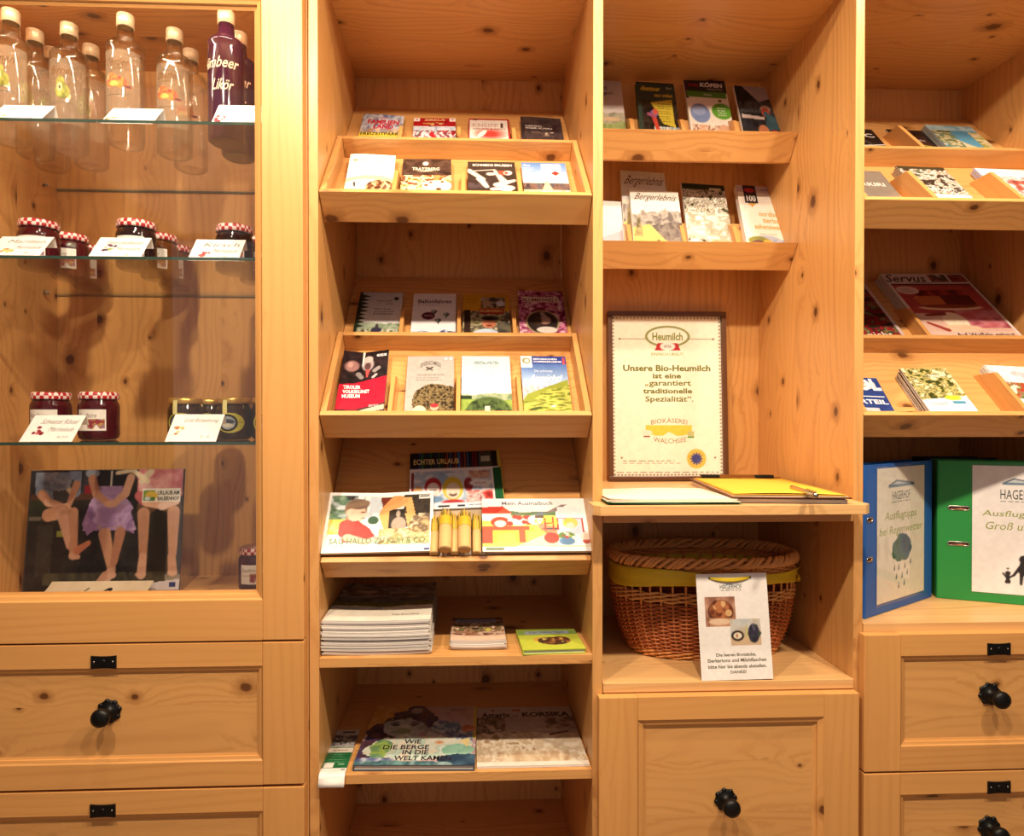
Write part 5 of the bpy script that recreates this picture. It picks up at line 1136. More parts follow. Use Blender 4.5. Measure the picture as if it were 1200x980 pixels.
def logo(a, cx, y, sc, k=1.0):
    a.poly([(cx - .2 * sc, y), (cx - .08 * sc, y - .035 * k), (cx + .02 * sc, y - .018 * k), (cx + .1 * sc, y - .03 * k), (cx + .22 * sc, y + .002)], (206, 214, 222))
    a.cap(cx - .2 * sc, y, cx - .08 * sc, y - .035 * k, .006, .006, (60, 80, 100)).cap(cx - .08 * sc, y - .035 * k, cx + .2 * sc, y - .004, .006, .006, (60, 80, 100)).cap(cx - .2 * sc, y + .004, cx + .2 * sc, y + .004, .012, .01, (86, 120, 150))
    return a
# the page on the blue binder
a = Art(90, 124, (240, 232, 214), 71); logo(a, .5, .135, 1.3)
m_ = np.zeros_like(a.X) > 1
for (cx, cy, rx) in ((.5, .575, .11), (.41, .61, .1), (.59, .6, .11), (.64, .63, .08), (.45, .66, .1), (.58, .66, .1), (.37, .65, .07), (.47, .545, .06), (.57, .55, .06)): m_ = m_ | ((((a.X - cx) / rx) ** 2 + ((a.Y - cy) / (rx * .62)) ** 2) < 1)
a.mottle(0, 0, 1, 1, [(30, 80, 60), (60, 110, 80), (40, 90, 120), (30, 66, 96)], 4, 4, mask=m_)
for (x, y) in ((.36, .76), (.45, .76), (.58, .76), (.7, .735), (.4, .83), (.52, .83), (.63, .815), (.45, .9), (.57, .89)): a.cap(x, y - .02, x - .006, y + .012, .004, .013, (60, 80, 84))
a.text('HAGERHOF', .3, .18, .68, .245, (58, 84, 80), bold=.0).lines(1, .3, .262, .68, .262, (120, 130, 120), 0).text('Ausflugtipps', .16, .33, .82, .41, LIMEINK, .2).text('bei Regenwetter', .05, .44, .95, .52, LIMEINK, .2)
binder('blue ring binder with a rain cloud page, standing beside the green one', (.8215 + .001, on_z(1026, 726, RFL).y), (on_z(1091.5, 700, RFL).x, on_z(1091.5, 700, RFL).y), (34, 92, 172), a, .047, .262, .045, ((.018, .205, .007), (.018, .122, .007)), ring=(.022, .09), tag_label=True)
a = Art(110, 156, (246, 240, 240), 72); logo(a, .46, .135, .8)
for (x, y, s) in ((.345, .845, .42), (.495, .745, 1.0), (.69, .76, .9)):
    a.ell(x, y - .02 * s, .035 * s + .01, .027 * s + .006, (44, 38, 38)).cap(x, y + .02 * s, x, y + .07 * s, .04 * s, .05 * s, (44, 38, 38)).cap(x - .02 * s, y + .06 * s, x - .025 * s, y + .17 * s, .022 * s, .012 * s, (44, 38, 38)).cap(x + .02 * s, y + .06 * s, x + .025 * s, y + .17 * s, .022 * s, .012 * s, (44, 38, 38))
a.cap(.30, .84, .33, .866, .009, .01, (44, 38, 38)).cap(.36, .868, .40, .85, .01, .01, (44, 38, 38)).cap(.40, .85, .465, .78, .012, .018, (44, 38, 38)).poly([(.315, .91), (.375, .91), (.355, .86), (.335, .86)], (44, 38, 38)).ell(.345, .8, .012, .006, (44, 38, 38))
a.text('HAGERHOF', .27, .185, .70, .26, (60, 72, 70)).lines(1, .27, .275, .7, .275, (120, 130, 120), 0).text('Ausflugtipps für', .10, .35, .96, .41, LIMEINK, .2).text('Groß und Klein', .13, .44, .9, .5, LIMEINK, .2)
g0 = on_z(1097.5, 701, RFL); gd = Vector((.913, -.409, 0)) * .266
binder('green ring binder with a family silhouette page, cut by the right edge', (g0.x, g0.y), (g0.x + gd.x, g0.y + gd.y), (44, 140, 66), a, .068, .264, .066, ((.042, .211, .0165), (.042, .129, .0165)))
# a third binder standing in shade behind them
a = Art(40, 60, (60, 66, 84), 73)
b3 = thing('ring_binder', 'dark blue binder in shade behind the blue and green ones', 'binder', (on_z(1088, 690, RFL).x + .01, .27, RFL + .0005))
NAVY = plain('navy_binder_board', (26, 34, 56), .5)
MB().box(0, .17, 0, .003, 0, .3195).build('front_cover', NAVY, b3, bevel=.0008); MB().box(0, .17, .06, .063, 0, .3195).build('back_cover', NAVY, b3, bevel=.0008); MB().box(-.003, 0, 0, .063, 0, .3195).build('spine', NAVY, b3, bevel=.0008)
MB().box(.004, .165, .008, .055, .008, .3).build('paper_block', PAGES, b3)
link('sheet', print_mesh('sheet', Art(30, 30, (120, 116, 120), 74), .12, .25, lambda x, y: np.stack([.025 + x, -.001 + 0 * x, .03 + y], -1), MATT), b3)

# ------------------------------------------------------------------ framed certificate
FW, FH = .318, .448
cy = BACK - .030
c0 = at(714, 561.5, cy)
cert = thing('framed_certificate', 'brown framed dairy certificate leaning on the niche back wall above the ledge', 'picture frame', (at(712.5, 560, cy).x, cy, LEDGE + .0008))
cert.rotation_euler = (math.radians(-3.0), 0, 0)
WALNUT = wood_mat('walnut_frame', (.115, .045, .018), (.05, .018, .008), knots=0, rough=.3)
fw = .0125
for q in (0, FH - fw): MB().box(0, FW, -.016, 0, q, q + fw, 'x').build('rail', WALNUT, cert, bevel=.0015)
for q in (0, FW - fw): MB().box(q, q + fw, -.0158, 0, fw, FH - fw, 'z').build('stile', WALNUT, cert, bevel=.0015)
iw, ih = FW - 2 * fw, FH - 2 * fw
a = Art(150, 214, (246, 236, 216), 81)
for k in range(44):
    a.ell(.012, (k + .5) / 44, .009, .0055, (150, 120, 84)).ell(.988, (k + .5) / 44, .009, .0055, (150, 120, 84))
for k in range(31): a.ell((k + .5) / 31, .008, .009, .0055, (150, 120, 84)).ell((k + .5) / 31, .992, .009, .0055, (150, 120, 84))
OL = (126, 140, 66)
a.rect(.07, .14, .94, .1425, (150, 130, 110)).ell(.07, .141, .008, .006, (90, 70, 60)).ell(.93, .141, .008, .006, (90, 70, 60)).ell(.51, .125, .205, .068, OL).ell(.51, .125, .185, .056, (244, 236, 220)).poly([(.42, .165), (.6, .165), (.63, .215), (.39, .215)], (196, 34, 44)).ell(.51, .188, .07, .026, (240, 232, 226)).text('AMA', .475, .178, .545, .198, (90, 80, 90))
a.poly([(.3, .685), (.72, .685), (.72, .745), (.58, .748), (.51, .725), (.46, .748), (.3, .745)], (236, 204, 62)).ell(.31, .73, .05, .018, (238, 226, 206)).rect(.28, .75, .34, .758, (150, 60, 50)).rect(.68, .72, .74, .762, (190, 190, 120)).rect(.68, .755, .74, .762, (60, 150, 60))
a.rect(.08, .885, .92, .887, (150, 130, 110)).ell(.08, .886, .008, .006, (90, 70, 60)).ell(.93, .886, .008, .006, (90, 70, 60)).ell(.76, .893, .088, .061, (232, 188, 66))
for k in range(12): w = k * math.pi / 6; a.cap(.76, .893, .76 + .052 * math.cos(w), .893 + .036 * math.sin(w), .012, .006, (62, 66, 140))
a.ell(.76, .893, .04, .028, (62, 66, 140)).lines(1, .09, .905, .56, .905, (110, 100, 70), 0).lines(1, .09, .918, .62, .918, (160, 140, 110), 0).lines(1, .03, .975, .97, .975, (120, 100, 80), 0)
a.text('Heumilch', .37, .1, .65, .15, OL, bold=.03).text('EINFACH URGUT.', .36, .228, .66, .246, OL, bold=.01)
for t_, x0, x1, y0, y1 in (('Unsere Bio-Heumilch', .1, .9, .305, .345), ('ist eine', .37, .63, .358, .39), ('garantiert', .335, .72, .402, .446), ('traditionelle', .28, .73, .452, .485), ('Spezialität“.', .3, .74, .5, .546)): a.text(t_, x0, y0, x1, y1, (100, 110, 36), bold=.018 if 'g' in t_ or 'z' in t_ else .03)
a.text(',,', .3, .424, .328, .444, (124, 132, 56), bold=.02)
a.text('BIOKÄSEREI', .35, .645, .68, .68, (130, 110, 60), arc=.012).text('WALCHSEE', .37, .755, .67, .785, (130, 110, 60), arc=-.012)
link('certificate', print_mesh('certificate', a, iw, ih, lambda x, y: np.stack([fw + x, -.006 + 0 * x, fw + y], -1), MATT), cert)
g = MB(); g.v = [(fw, -.009, fw), (FW - fw, -.009, fw), (FW - fw, -.009, FH - fw), (fw, -.009, FH - fw)]; g.face([0, 1, 2, 3]); g.build('glass', glass_mat('picture_glass', (.99, .985, .97), .0), cert)
MB().box(.002, FW - .002, -.004, -.0005, .002, FH - .002).build('backing', plain('grey_backboard', (120, 104, 86), .9), cert)

# ------------------------------------------------------------------ papers, clipboard, pen
YEL = plain('yellow_paper', (240, 190, 72), .8, 0, .03, 60, spec=.1); HARD = plain('brown_hardboard', (120, 72, 40), .5, 0, .1, 200); CREAMP = plain('cream_paper', (246, 228, 204), .85, 0, .02, 50, spec=.08); GRNP = plain('green_folder', (34, 112, 72), .5)
def sheet(name, mat, w, L, z, M, parent, lift, th=.0004, n=12):
    m = MB(); m.grid(lambda u, v: M @ Vector((w * u, L * v, z + lift(u, v))), n, n)
    o = m.build(name, mat, parent, False); sd = o.modifiers.new('thickness', 'SOLIDIFY'); sd.thickness = th; sd.offset = 1
    return o
lz = LEDGE + .0006
P = on_z(705.5, 589.5, lz)
pap = thing('paper_stack', 'loose pile of cream paper over a green folder, on the ledge left of the clipboard', 'paper', (0, 0, 0))
M0 = Matrix.Translation((P.x + .004, -.064, 0)) @ Matrix.Rotation(.01, 4, 'Z')
sheet('folder', GRNP, .262, .21, lz, M0, pap, lambda u, v: .0015 + .003 * (1 - u) ** 3 * (1 - v), .0006)
for k in range(6):
    Mk = Matrix.Translation((P.x + .006 + RND.uniform(-.002, .006), -.060 + k * .0012, 0)) @ Matrix.Rotation(.012 * (k - 2), 4, 'Z')
    sheet('sheet', CREAMP, .25, .20, lz + .0034 + k * .0009, Mk, pap, (lambda kk: lambda u, v: .0012 * math.sin(u * 5 + kk) * v + (.006 * max(0, .25 - u) * (1 - v) * (kk / 3)) + .0012)(k))
cb0 = on_z(858, 590.3, lz)
clip = thing('clipboard', 'clipboard with yellow paper on the ledge, beside the cream papers', 'clipboard', (0, 0, 0))
MC = Matrix.Translation((cb0.x, cb0.y + .004, 0)) @ Matrix.Rotation(math.radians(-7.0), 4, 'Z')
cw, cl = .226, .385
m = MB(); m.grid(lambda u, v: MC @ Vector((cw * u, cl * v, lz + .0105 - .0)), 1, 1); ob = m.build('board', HARD, clip); sd = ob.modifiers.new('thickness', 'SOLIDIFY'); sd.thickness = .0026; sd.offset = 1
for k in range(3): sheet('sheet', YEL if k else CREAMP, cw - .008 - k * .002, cl - .03, lz + .0135 + .0014 * k, MC @ Matrix.Translation((.004 + .001 * k, .004 + .002 * k, 0)), clip, (lambda kk: lambda u, v: .0018 * kk * (1 - v) * abs(math.sin(u * 2.6 + .4)) )(k))
MB().box(.0, .2, 0, .008, 0, .002, 'x', MC @ Matrix.Translation((.013, cl - .03, lz + .0185))).box(.04, .16, .004, .010, .002, .007, 'x', MC @ Matrix.Translation((.013, cl - .03, lz + .0185))).build('clip', plain('clip_steel', (150, 110, 70), .3, .9), clip)
for xx in (.045, .175): MB().box(-.022, .022, -.004, .010, -.001, .007, 'x', MC @ Matrix.Translation((xx, cl - .028, lz + .0188))).build('clip_foot', BLACK, clip, bevel=.001)
# stack the board stands clear of the ledge on spare sheets below it
MB().box(.004, cw - .004, .01, cl - .01, lz + .0001, lz + .0076, 'x', MC).build('paper_pad', MAGP, clip)
pA, pB = on_z(926, 570, lz + .022), on_z(956.5, 581, lz + .022)
pen = thing('pen', 'gold and silver ballpoint pen lying on the yellow clipboard paper', 'pen', tuple(pA))
d_ = pB - pA; Lp = max(d_.length, .12); pr = Matrix.Rotation(math.atan2(d_.y, d_.x), 4, 'Z') @ Matrix.Rotation(math.pi / 2, 4, 'Y')
MB().lathe([(0, 0), (.0012, .0), (.0042, .014), (.0046, .05), (.0046, Lp * .62)], 14, pr).build('barrel', plain('pen_gold', (206, 160, 90), .25, .6), pen)
MB().lathe([(.0047, Lp * .62), (.0052, Lp * .64), (.0052, Lp * .95), (.004, Lp), (0, Lp)], 14, pr).build('cap', STEEL, pen)
MB().box(-.0075, -.006, -.0015, .0015, Lp * .66, Lp * .99, 'z', pr).build('pocket_clip', STEEL, pen)

# ------------------------------------------------------------------ wicker basket
def wick(name, rgb): return plain(name, rgb, .45, 0, .28, 55, spec=.5)
W1, W2, W3 = wick('wicker_red_brown', (172, 92, 44)), wick('wicker_honey', (214, 142, 74)), wick('wicker_light', (218, 156, 90))
bxc, byc = AX(823, .195, 680), .205
BH = .222; bz = BFL + .0008
basket = thing('wicker_basket', 'oval wicker basket with a yellow ribbon in the box below the ledge', 'basket', (bxc, byc, bz))
def oval(t, z, dr=0.0, sx=1.0):
    k = max(0, min(1, z / BH)); f = .79 + .21 * (1 - (1 - k) ** 3.2)
    A, B = .207 * f + dr, .118 * f + dr
    c, s_ = math.cos(t), math.sin(t); e = .82
    return Vector((A * abs(c) ** e * (1 if c >= 0 else -1), B * abs(s_) ** e * (1 if s_ >= 0 else -1), z))
NS = 44
m = MB()
for i in range(NS):
    t = 2 * math.pi * i / NS
    m.tube([oval(t, z) for z in np.linspace(.002, BH - .012, 12)], .0026, 6)
tag(m.build('stakes', W2, basket), kind='stuff')
def weave(zs, r, amp, mat, name, seg=NS * 3, twist=False):
    m = MB()
    for k, z in enumerate(zs):
        pts = []
        for i in range(seg):
            t = 2 * math.pi * i / seg
            ph = math.pi * (i * NS / seg) + math.pi * k
            dr = amp * math.cos(ph)
            pts.append(oval(t, z + (.0012 * math.sin(ph) if twist else 0) + .0004 * math.sin(t * 5 + k), dr))
        m.tube(pts, r, 5, True)
    return tag(m.build(name, mat, basket), kind='stuff')
weave(np.arange(.018, .128, .0044), .00225, .0034, W1, 'lower_weave')
weave(np.arange(.003, .018, .0042), .0027, .0036, W2, 'foot_weave', twist=True)
weave(np.arange(.131, .149, .0044), .0026, .0044, W3, 'waling', twist=True)
weave(np.arange(.192, .203, .0044), .0024, .0034, W2, 'upper_weave')
# plaited border: three thick strands wound round the rim
m = MB(); seg = 264
for s_ in range(3):
    pts = []
    for i in range(seg):
        t = 2 * math.pi * i / seg; ph = t * 20 + s_ * 2 * math.pi / 3
        pts.append(oval(t, BH - .006 + .0085 * math.sin(ph), .0015 + .006 * math.cos(ph)))
    m.tube(pts, .0047, 7, True)
for s_ in range(2):
    pts = [oval(2 * math.pi * i / seg, BH - .006 + .0105 * math.sin(2 * math.pi * i / seg * 20 + s_ * math.pi + 1), .0015 + .0072 * math.cos(2 * math.pi * i / seg * 20 + s_ * math.pi + 1)) for i in range(seg)]
    m.tube(pts, .0032, 6, True)
tag(m.build('plaited_rim', W3, basket), kind='stuff')
m = MB()
m.v = [tuple(oval(2 * math.pi * i / 60, .004, -.002)) for i in range(60)]; m.face(list(range(60))); m.build('base', W1, basket)
YRIB = plain('yellow_ribbon', (214, 186, 44), .55, 0, .05, 90, spec=.3)
def ribbon(t0, t1, n, zf, hf, out, name='ribbon'):
    m = MB()
    def fn(u, v):
        t = t0 + (t1 - t0) * u; z = zf(u) + hf(u) * (v - .5)
        return oval(t, z, out(u, v))
    m.grid(fn, n, 6); o = m.build(name, YRIB, basket); sd = o.modifiers.new('thickness', 'SOLIDIFY'); sd.thickness = .0007
    return o
R_ = math.radians
ribbon(R_(178), R_(262), 60, lambda u: .183 - .003 * math.sin(u * 6), lambda u: .046 - .018 * u ** 2, lambda u, v: .0085 + .0016 * math.sin(u * 30) * (v - .4) + .0012 * math.sin(v * 9 + u * 4))
ribbon(R_(262), R_(330), 40, lambda u: .181, lambda u: .026 + .004 * math.sin(u * 8), lambda u, v: .0085 + .001 * math.sin(v * 7 + u * 9))
ribbon(R_(330), R_(352), 16, lambda u: .182 - .006 * u, lambda u: .022 + .024 * u, lambda u, v: .0100 + .004 * math.sin(v * 6 + u * 3), 'ribbon_fold')
ribbon(R_(346), R_(368), 14, lambda u: .182, lambda u: .042 - .008 * u, lambda u, v: .0085 + .001 * math.sin(v * 8), 'ribbon_end')
ribbon(R_(8), R_(178), 70, lambda u: .181, lambda u: .03, lambda u, v: .006)

# card hanging on the basket
CW, CH = .147, .2105
c0 = on_z(822.3, 798.6, BFL)
card = thing('notice_card', 'white notice card with two photos standing in front of the wicker basket', 'sign', (c0.x, c0.y, BFL + .0006))
card.rotation_euler = (math.radians(-7.6), R_(-.8), 0)
a = Art(104, 150, (244, 236, 230), 91)
a.mottle(.1, .22, .53, .5, [(170, 110, 80), (206, 150, 120), (150, 96, 70)], 4, 4).ell(.32, .36, .18, .11, (92, 46, 26)).ell(.32, .34, .16, .09, (150, 80, 40)).spots(16, .2, .27, .44, .4, .03, .055, [(190, 110, 60), (120, 50, 24), (226, 170, 110), (96, 36, 20)]).mottle(.16, .42, .5, .5, [(226, 176, 130), (190, 130, 90)], 5, 3).ell(.3, .455, .15, .03, (236, 196, 160))
a.mottle(.44, .43, .87, .68, [(186, 190, 190), (206, 204, 198), (196, 176, 150)], 4, 4).rect(.44, .6, .87, .68, (214, 180, 140)).ell(.54, .59, .09, .05, (60, 44, 34)).ell(.54, .59, .06, .03, (240, 224, 196)).cap(.67, .48, .67, .6, .008, .02, (200, 190, 120)).ell(.77, .57, .08, .09, (52, 46, 66)).spots(12, .7, .5, .85, .64, .015, .03, [(40, 40, 54), (96, 90, 120), (60, 70, 60)]).ell(.53, .59, .015, .02, (190, 120, 80)).poly([(.34, .115), (.44, .09), (.5, .1), (.62, .115)], (200, 205, 208))
GI = (98, 92, 66)
a.text('HAGERHOF', .33, .1, .64, .15, (62, 78, 72)).lines(1, .34, .163, .64, .163, (130, 130, 110), 0)
for t_, x0, x1, y0, y1 in (('Die leeren Brotsäcke,', .22, .78, .75, .785), ('Eierkartons und Milchflaschen', .1, .92, .8, .833), ('bitte hier bis abends abstellen.', .1, .92, .857, .89), ('DANKE!', .41, .63, .912, .94)): a.text(t_, x0, y0, x1, y1, GI, bold=.022)
link('print', print_mesh('print', a, CW, CH, lambda x, y: np.stack([x, -.0004 + 0 * x, y], -1), MATT), card)
MB().box(0, CW, 0, .0008, 0, CH).build('card', WHITE_PAPER, card)
for xx in (.028, .112):
    m = MB(); m.lathe([(0, 0), (.0028, 0)], 12, Matrix.Translation((xx, -.0006, CH - .0085)) @ Matrix.Rotation(math.pi / 2, 4, 'X')); m.build('punch_hole', DARKIN, card, fix=True)
m = MB(); m.grid(lambda u, v: Vector((.028 + .084 * u, -.001 - .0035 * math.sin(math.pi * u) ** .5, CH - .0085 - .004 * math.sin(math.pi * u) + .0085 * (v - .5) * math.sin(math.pi * (.08 + .84 * u)) ** .5)), 18, 3)
o = m.build('ribbon_loop', YRIB, card); sd = o.modifiers.new('thickness', 'SOLIDIFY'); sd.thickness = .0005

# ------------------------------------------------------------------ inside the glass cabinet
def bottle_glass(name, tint, dark=None):
    m = bpy.data.materials.new(name); m.use_nodes = True; nt = m.node_tree; nt.nodes.clear()
    out = nt.nodes.new('ShaderNodeOutputMaterial'); mx = nt.nodes.new('ShaderNodeMixShader'); mx2 = nt.nodes.new('ShaderNodeMixShader')
    tr = nt.nodes.new('ShaderNodeBsdfTransparent'); gl = nt.nodes.new('ShaderNodeBsdfGlass'); gs = nt.nodes.new('ShaderNodeBsdfGlossy')
    tr.inputs[0].default_value = (*tint, 1); gl.inputs[0].default_value = (*tint, 1); gl.inputs['Roughness'].default_value = 0; gl.inputs['IOR'].default_value = 1.33
    gs.inputs[1].default_value = .02
    lw = nt.nodes.new('ShaderNodeLayerWeight'); pw = nt.nodes.new('ShaderNodeMath'); pw.operation = 'POWER'; pw.inputs[1].default_value = 3
    nt.links.new(lw.outputs['Facing'], pw.inputs[0]); ad = nt.nodes.new('ShaderNodeMath'); ad.operation = 'MULTIPLY_ADD'; ad.inputs[1].default_value = .6; ad.inputs[2].default_value = .05; nt.links.new(pw.outputs[0], ad.inputs[0])
    mx.inputs[0].default_value = .36; nt.links.new(tr.outputs[0], mx.inputs[1]); nt.links.new(gl.outputs[0], mx.inputs[2])
    nt.links.new(ad.outputs[0], mx2.inputs[0]); nt.links.new(mx.outputs[0], mx2.inputs[1]); nt.links.new(gs.outputs[0], mx2.inputs[2]); nt.links.new(mx2.outputs[0], out.inputs[0])
    return m
CLEAR = bottle_glass('clear_bottle_glass', (.975, .965, .93)); 
BERRY = plain('dark_berry_liqueur', (58, 14, 40), .12, 0, .1, 30, spec=.6)
CAPM = plain('pale_gold_screw_cap', (240, 216, 176), .35, .25, .04, 80)
BPROF = [(0, .0035), (.020, .0045), (.031, .0), (.0362, .004), (.0372, .012), (.0372, .196), (.0362, .205), (.0378, .209), (.0378, .2115), (.0372, .2135), (.034, .2185), (.0250, .223), (.0192, .229), (.0172, .237), (.0160, .25), (.0155, .262), (.0155, .276)]
def film_mat():
    m = bpy.data.materials.new('frosted_label_film'); m.use_nodes = True; nt = m.node_tree; nt.nodes.clear()
    out = nt.nodes.new('ShaderNodeOutputMaterial'); mx = nt.nodes.new('ShaderNodeMixShader'); tr = nt.nodes.new('ShaderNodeBsdfTransparent'); df = nt.nodes.new('ShaderNodeBsdfDiffuse')
    df.inputs[0].default_value = (.9, .8, .58, 1); mx.inputs[0].default_value = .15
    nt.links.new(tr.outputs[0], mx.inputs[1]); nt.links.new(df.outputs[0], mx.inputs[2]); nt.links.new(mx.outputs[0], out.inputs[0]); return m
FILM = film_mat()
def label_art(word, fruit):
    a = Art(70, 84, (240, 226, 190), 95); a.alpha[:] = 0
    def on(m): a.alpha = np.maximum(a.alpha, m.astype(float))
    if fruit == 'pear':
        mm = (((a.X - .5) / .2) ** 2 + ((a.Y - .55) / .13) ** 2 < 1) | (((a.X - .46) / .12) ** 2 + ((a.Y - .42) / .13) ** 2 < 1)
        a.mottle(0, 0, 1, 1, [(110, 110, 30), (180, 180, 70), (214, 206, 120)], 3, 3, mask=mm).ell(.44, .48, .07, .07, (236, 226, 170)).ell(.44, .49, .03, .03, (90, 70, 20)).cap(.6, .6, .72, .66, .02, .01, (170, 170, 60)); on(mm | (np.hypot(a.X - .66, a.Y - .63) < .06))
    else:
        mm = (((a.X - .36) / .2) ** 2 + ((a.Y - .5) / .12) ** 2 < 1) | (((a.X - .62) / .18) ** 2 + ((a.Y - .54) / .1) ** 2 < 1) | (((a.X - .8) / .12) ** 2 + ((a.Y - .6) / .03) ** 2 < 1)
        a.mottle(0, 0, 1, 1, [(214, 60, 50), (236, 150, 50), (206, 70, 60), (240, 190, 100)], 4, 4, mask=mm).ell(.44, .56, .12, .05, (240, 190, 80)).ell(.8, .6, .1, .02, (120, 60, 60)); on(mm)
    rows = (a.X > .18) & (a.X < .84) & ((np.abs(a.Y - .74) < .008) | (np.abs(a.Y - .78) < .008) | (np.abs(a.Y - .82) < .008)); a.A = np.where(rows[..., None], (130, 110, 80), a.A); on(rows)
    a.text(word, .2, .14, .82, .27, (120, 84, 44), .3, .0).text('BRAND', .36, .29, .64, .325, (130, 100, 60))
    return a
def cyl(r, z0, w, dx=0.0):
    return lambda x, y: np.stack([r * np.sin((x - w / 2) / r + dx), -r * np.cos((x - w / 2) / r + dx), z0 + y], -1)
def make_bottle(kind, label):
    root = thing('liquor_bottle', label, 'bottle', (0, 0, 0), 'liquor bottles on the top glass shelf')
    MB().lathe(BPROF, 28).build('glass', BERRY if kind == 'berry' else CLEAR, root)
    if kind == 'berry':
        MB().lathe([(.0162, .236), (.0162, .262)], 20).build('neck', CLEAR, root)
    cp = MB(); cp.lathe([(.0162, .256), (.0176, .2565), (.0176, .281), (.0168, .2835), (0, .2835)], 28); cp.build('screw_cap', CAPM, root)
    cp = MB()
    for z in (.259, .262, .276): cp.tube([(.0177 * math.cos(k * math.pi / 12), .0177 * math.sin(k * math.pi / 12), z) for k in range(24)], .0005, 4, True)
    cp.build('cap_ring', CAPM, root)
    w = .078
    if kind == 'berry':
        a = Art(10, 10, (0, 0, 0), 96); a.alpha[:] = 0; a.text('Himbeer', -.1, .16, 1.0, .34, (240, 222, 190), .3, .01).text('Likör', .3, .52, .85, .7, (240, 222, 190), .3, .01)
    else: a = label_art({'pear': 'Birnen', 'apple': 'Obstler'}[kind], kind)
    if kind != 'berry':
        m = MB(); fn_ = cyl(.03745, .05, .1, -.15); m.grid(lambda u, v: Vector(fn_(np.array(.1 * u), np.array(.142 * v)).tolist()), 16, 2); m.build('clear_label', FILM, root)
    link('label_print', print_mesh('label_print', a, w, .13, cyl(.0376, .062, w, -.15 if kind != 'berry' else -.1), MATT), root)
    return root
GZ = [AZ(q, GY0, 150) + .003 for q in (142.5, 302.5, 520)]
protos = {}
def place_bottle(kind, px, pyt, label, rz=0):
    y0, y1 = .06, .42
    for _ in range(30):
        y = (y0 + y1) / 2
        if proj((AX(px, y, pyt), y, GZ[0] + .284))[1] < pyt: y0 = y
        else: y1 = y
    x = AX(px, y, pyt)
    if kind not in protos:
        protos[kind] = make_bottle(kind, label); o = protos[kind]
    else: o = dup(protos[kind], None, label)
    o.location = (x, y, GZ[0] + .0005); o.rotation_euler = (0, 0, rz)
    return o
place_bottle('pear', 12.5, 13, 'pear brandy bottle at the left edge, foremost of the left group', .25)
place_bottle('pear', 41, 37, 'pear brandy bottle second in the row behind the leftmost one', .2)
place_bottle('pear', 61, 58, 'pear brandy bottle furthest back in the left row', .2)
place_bottle('pear', 81, 29.5, 'pear brandy bottle in the second row, foremost one', .3)
place_bottle('pear', 106.5, 54.5, 'pear brandy bottle behind the second front pear bottle', .2)
place_bottle('apple', 147, 18.5, 'fruit brandy bottle alone in the middle, behind the second price card', .1)
place_bottle('apple', 204.5, 36, 'fruit brandy bottle right of the middle, foremost of its pair', .1)
place_bottle('apple', 223.5, 60, 'fruit brandy bottle rear one of the right clear pair', .1)
place_bottle('berry', 265, 15, 'dark red liqueur bottle foremost at the right stile', .1)
place_bottle('berry', 280, 40, 'dark red liqueur bottle standing behind the foremost red one', .1)

# --- preserve jars
def gingham(name, c1, c2):
    m, nt, b = new_mat(name); tc = nt.nodes.new('ShaderNodeTexCoord'); ck = nt.nodes.new('ShaderNodeTexChecker')
    ck.inputs['Color1'].default_value = (*lin(c1), 1); ck.inputs['Color2'].default_value = (*lin(c2), 1); ck.inputs['Scale'].default_value = 130
    nt.links.new(tc.outputs['Object'], ck.inputs['Vector']); nt.links.new(ck.outputs['Color'], b.inputs['Base Color']); b.inputs['Roughness'].default_value = .3
    return m
GING = gingham('red_gingham_lid', (176, 28, 40), (238, 214, 206)); GOLDL = plain('gold_lid', (206, 166, 84), .3, .7)
JAMS = {'red': (70, 10, 14), 'dark': (34, 12, 16), 'amber': (96, 52, 20), 'honey': (52, 34, 16)}
JMAT = {k: plain('preserve_' + k, v, .08, 0, .25, 60, spec=.6) for k, v in JAMS.items()}
JPROF = [(0, .001), (.031, .0), (.0365, .004), (.0382, .010), (.0382, .062), (.037, .069), (.0335, .075), (.0328, .079)]
JS = Matrix.Diagonal((1.055, 1.055, 1.13, 1))
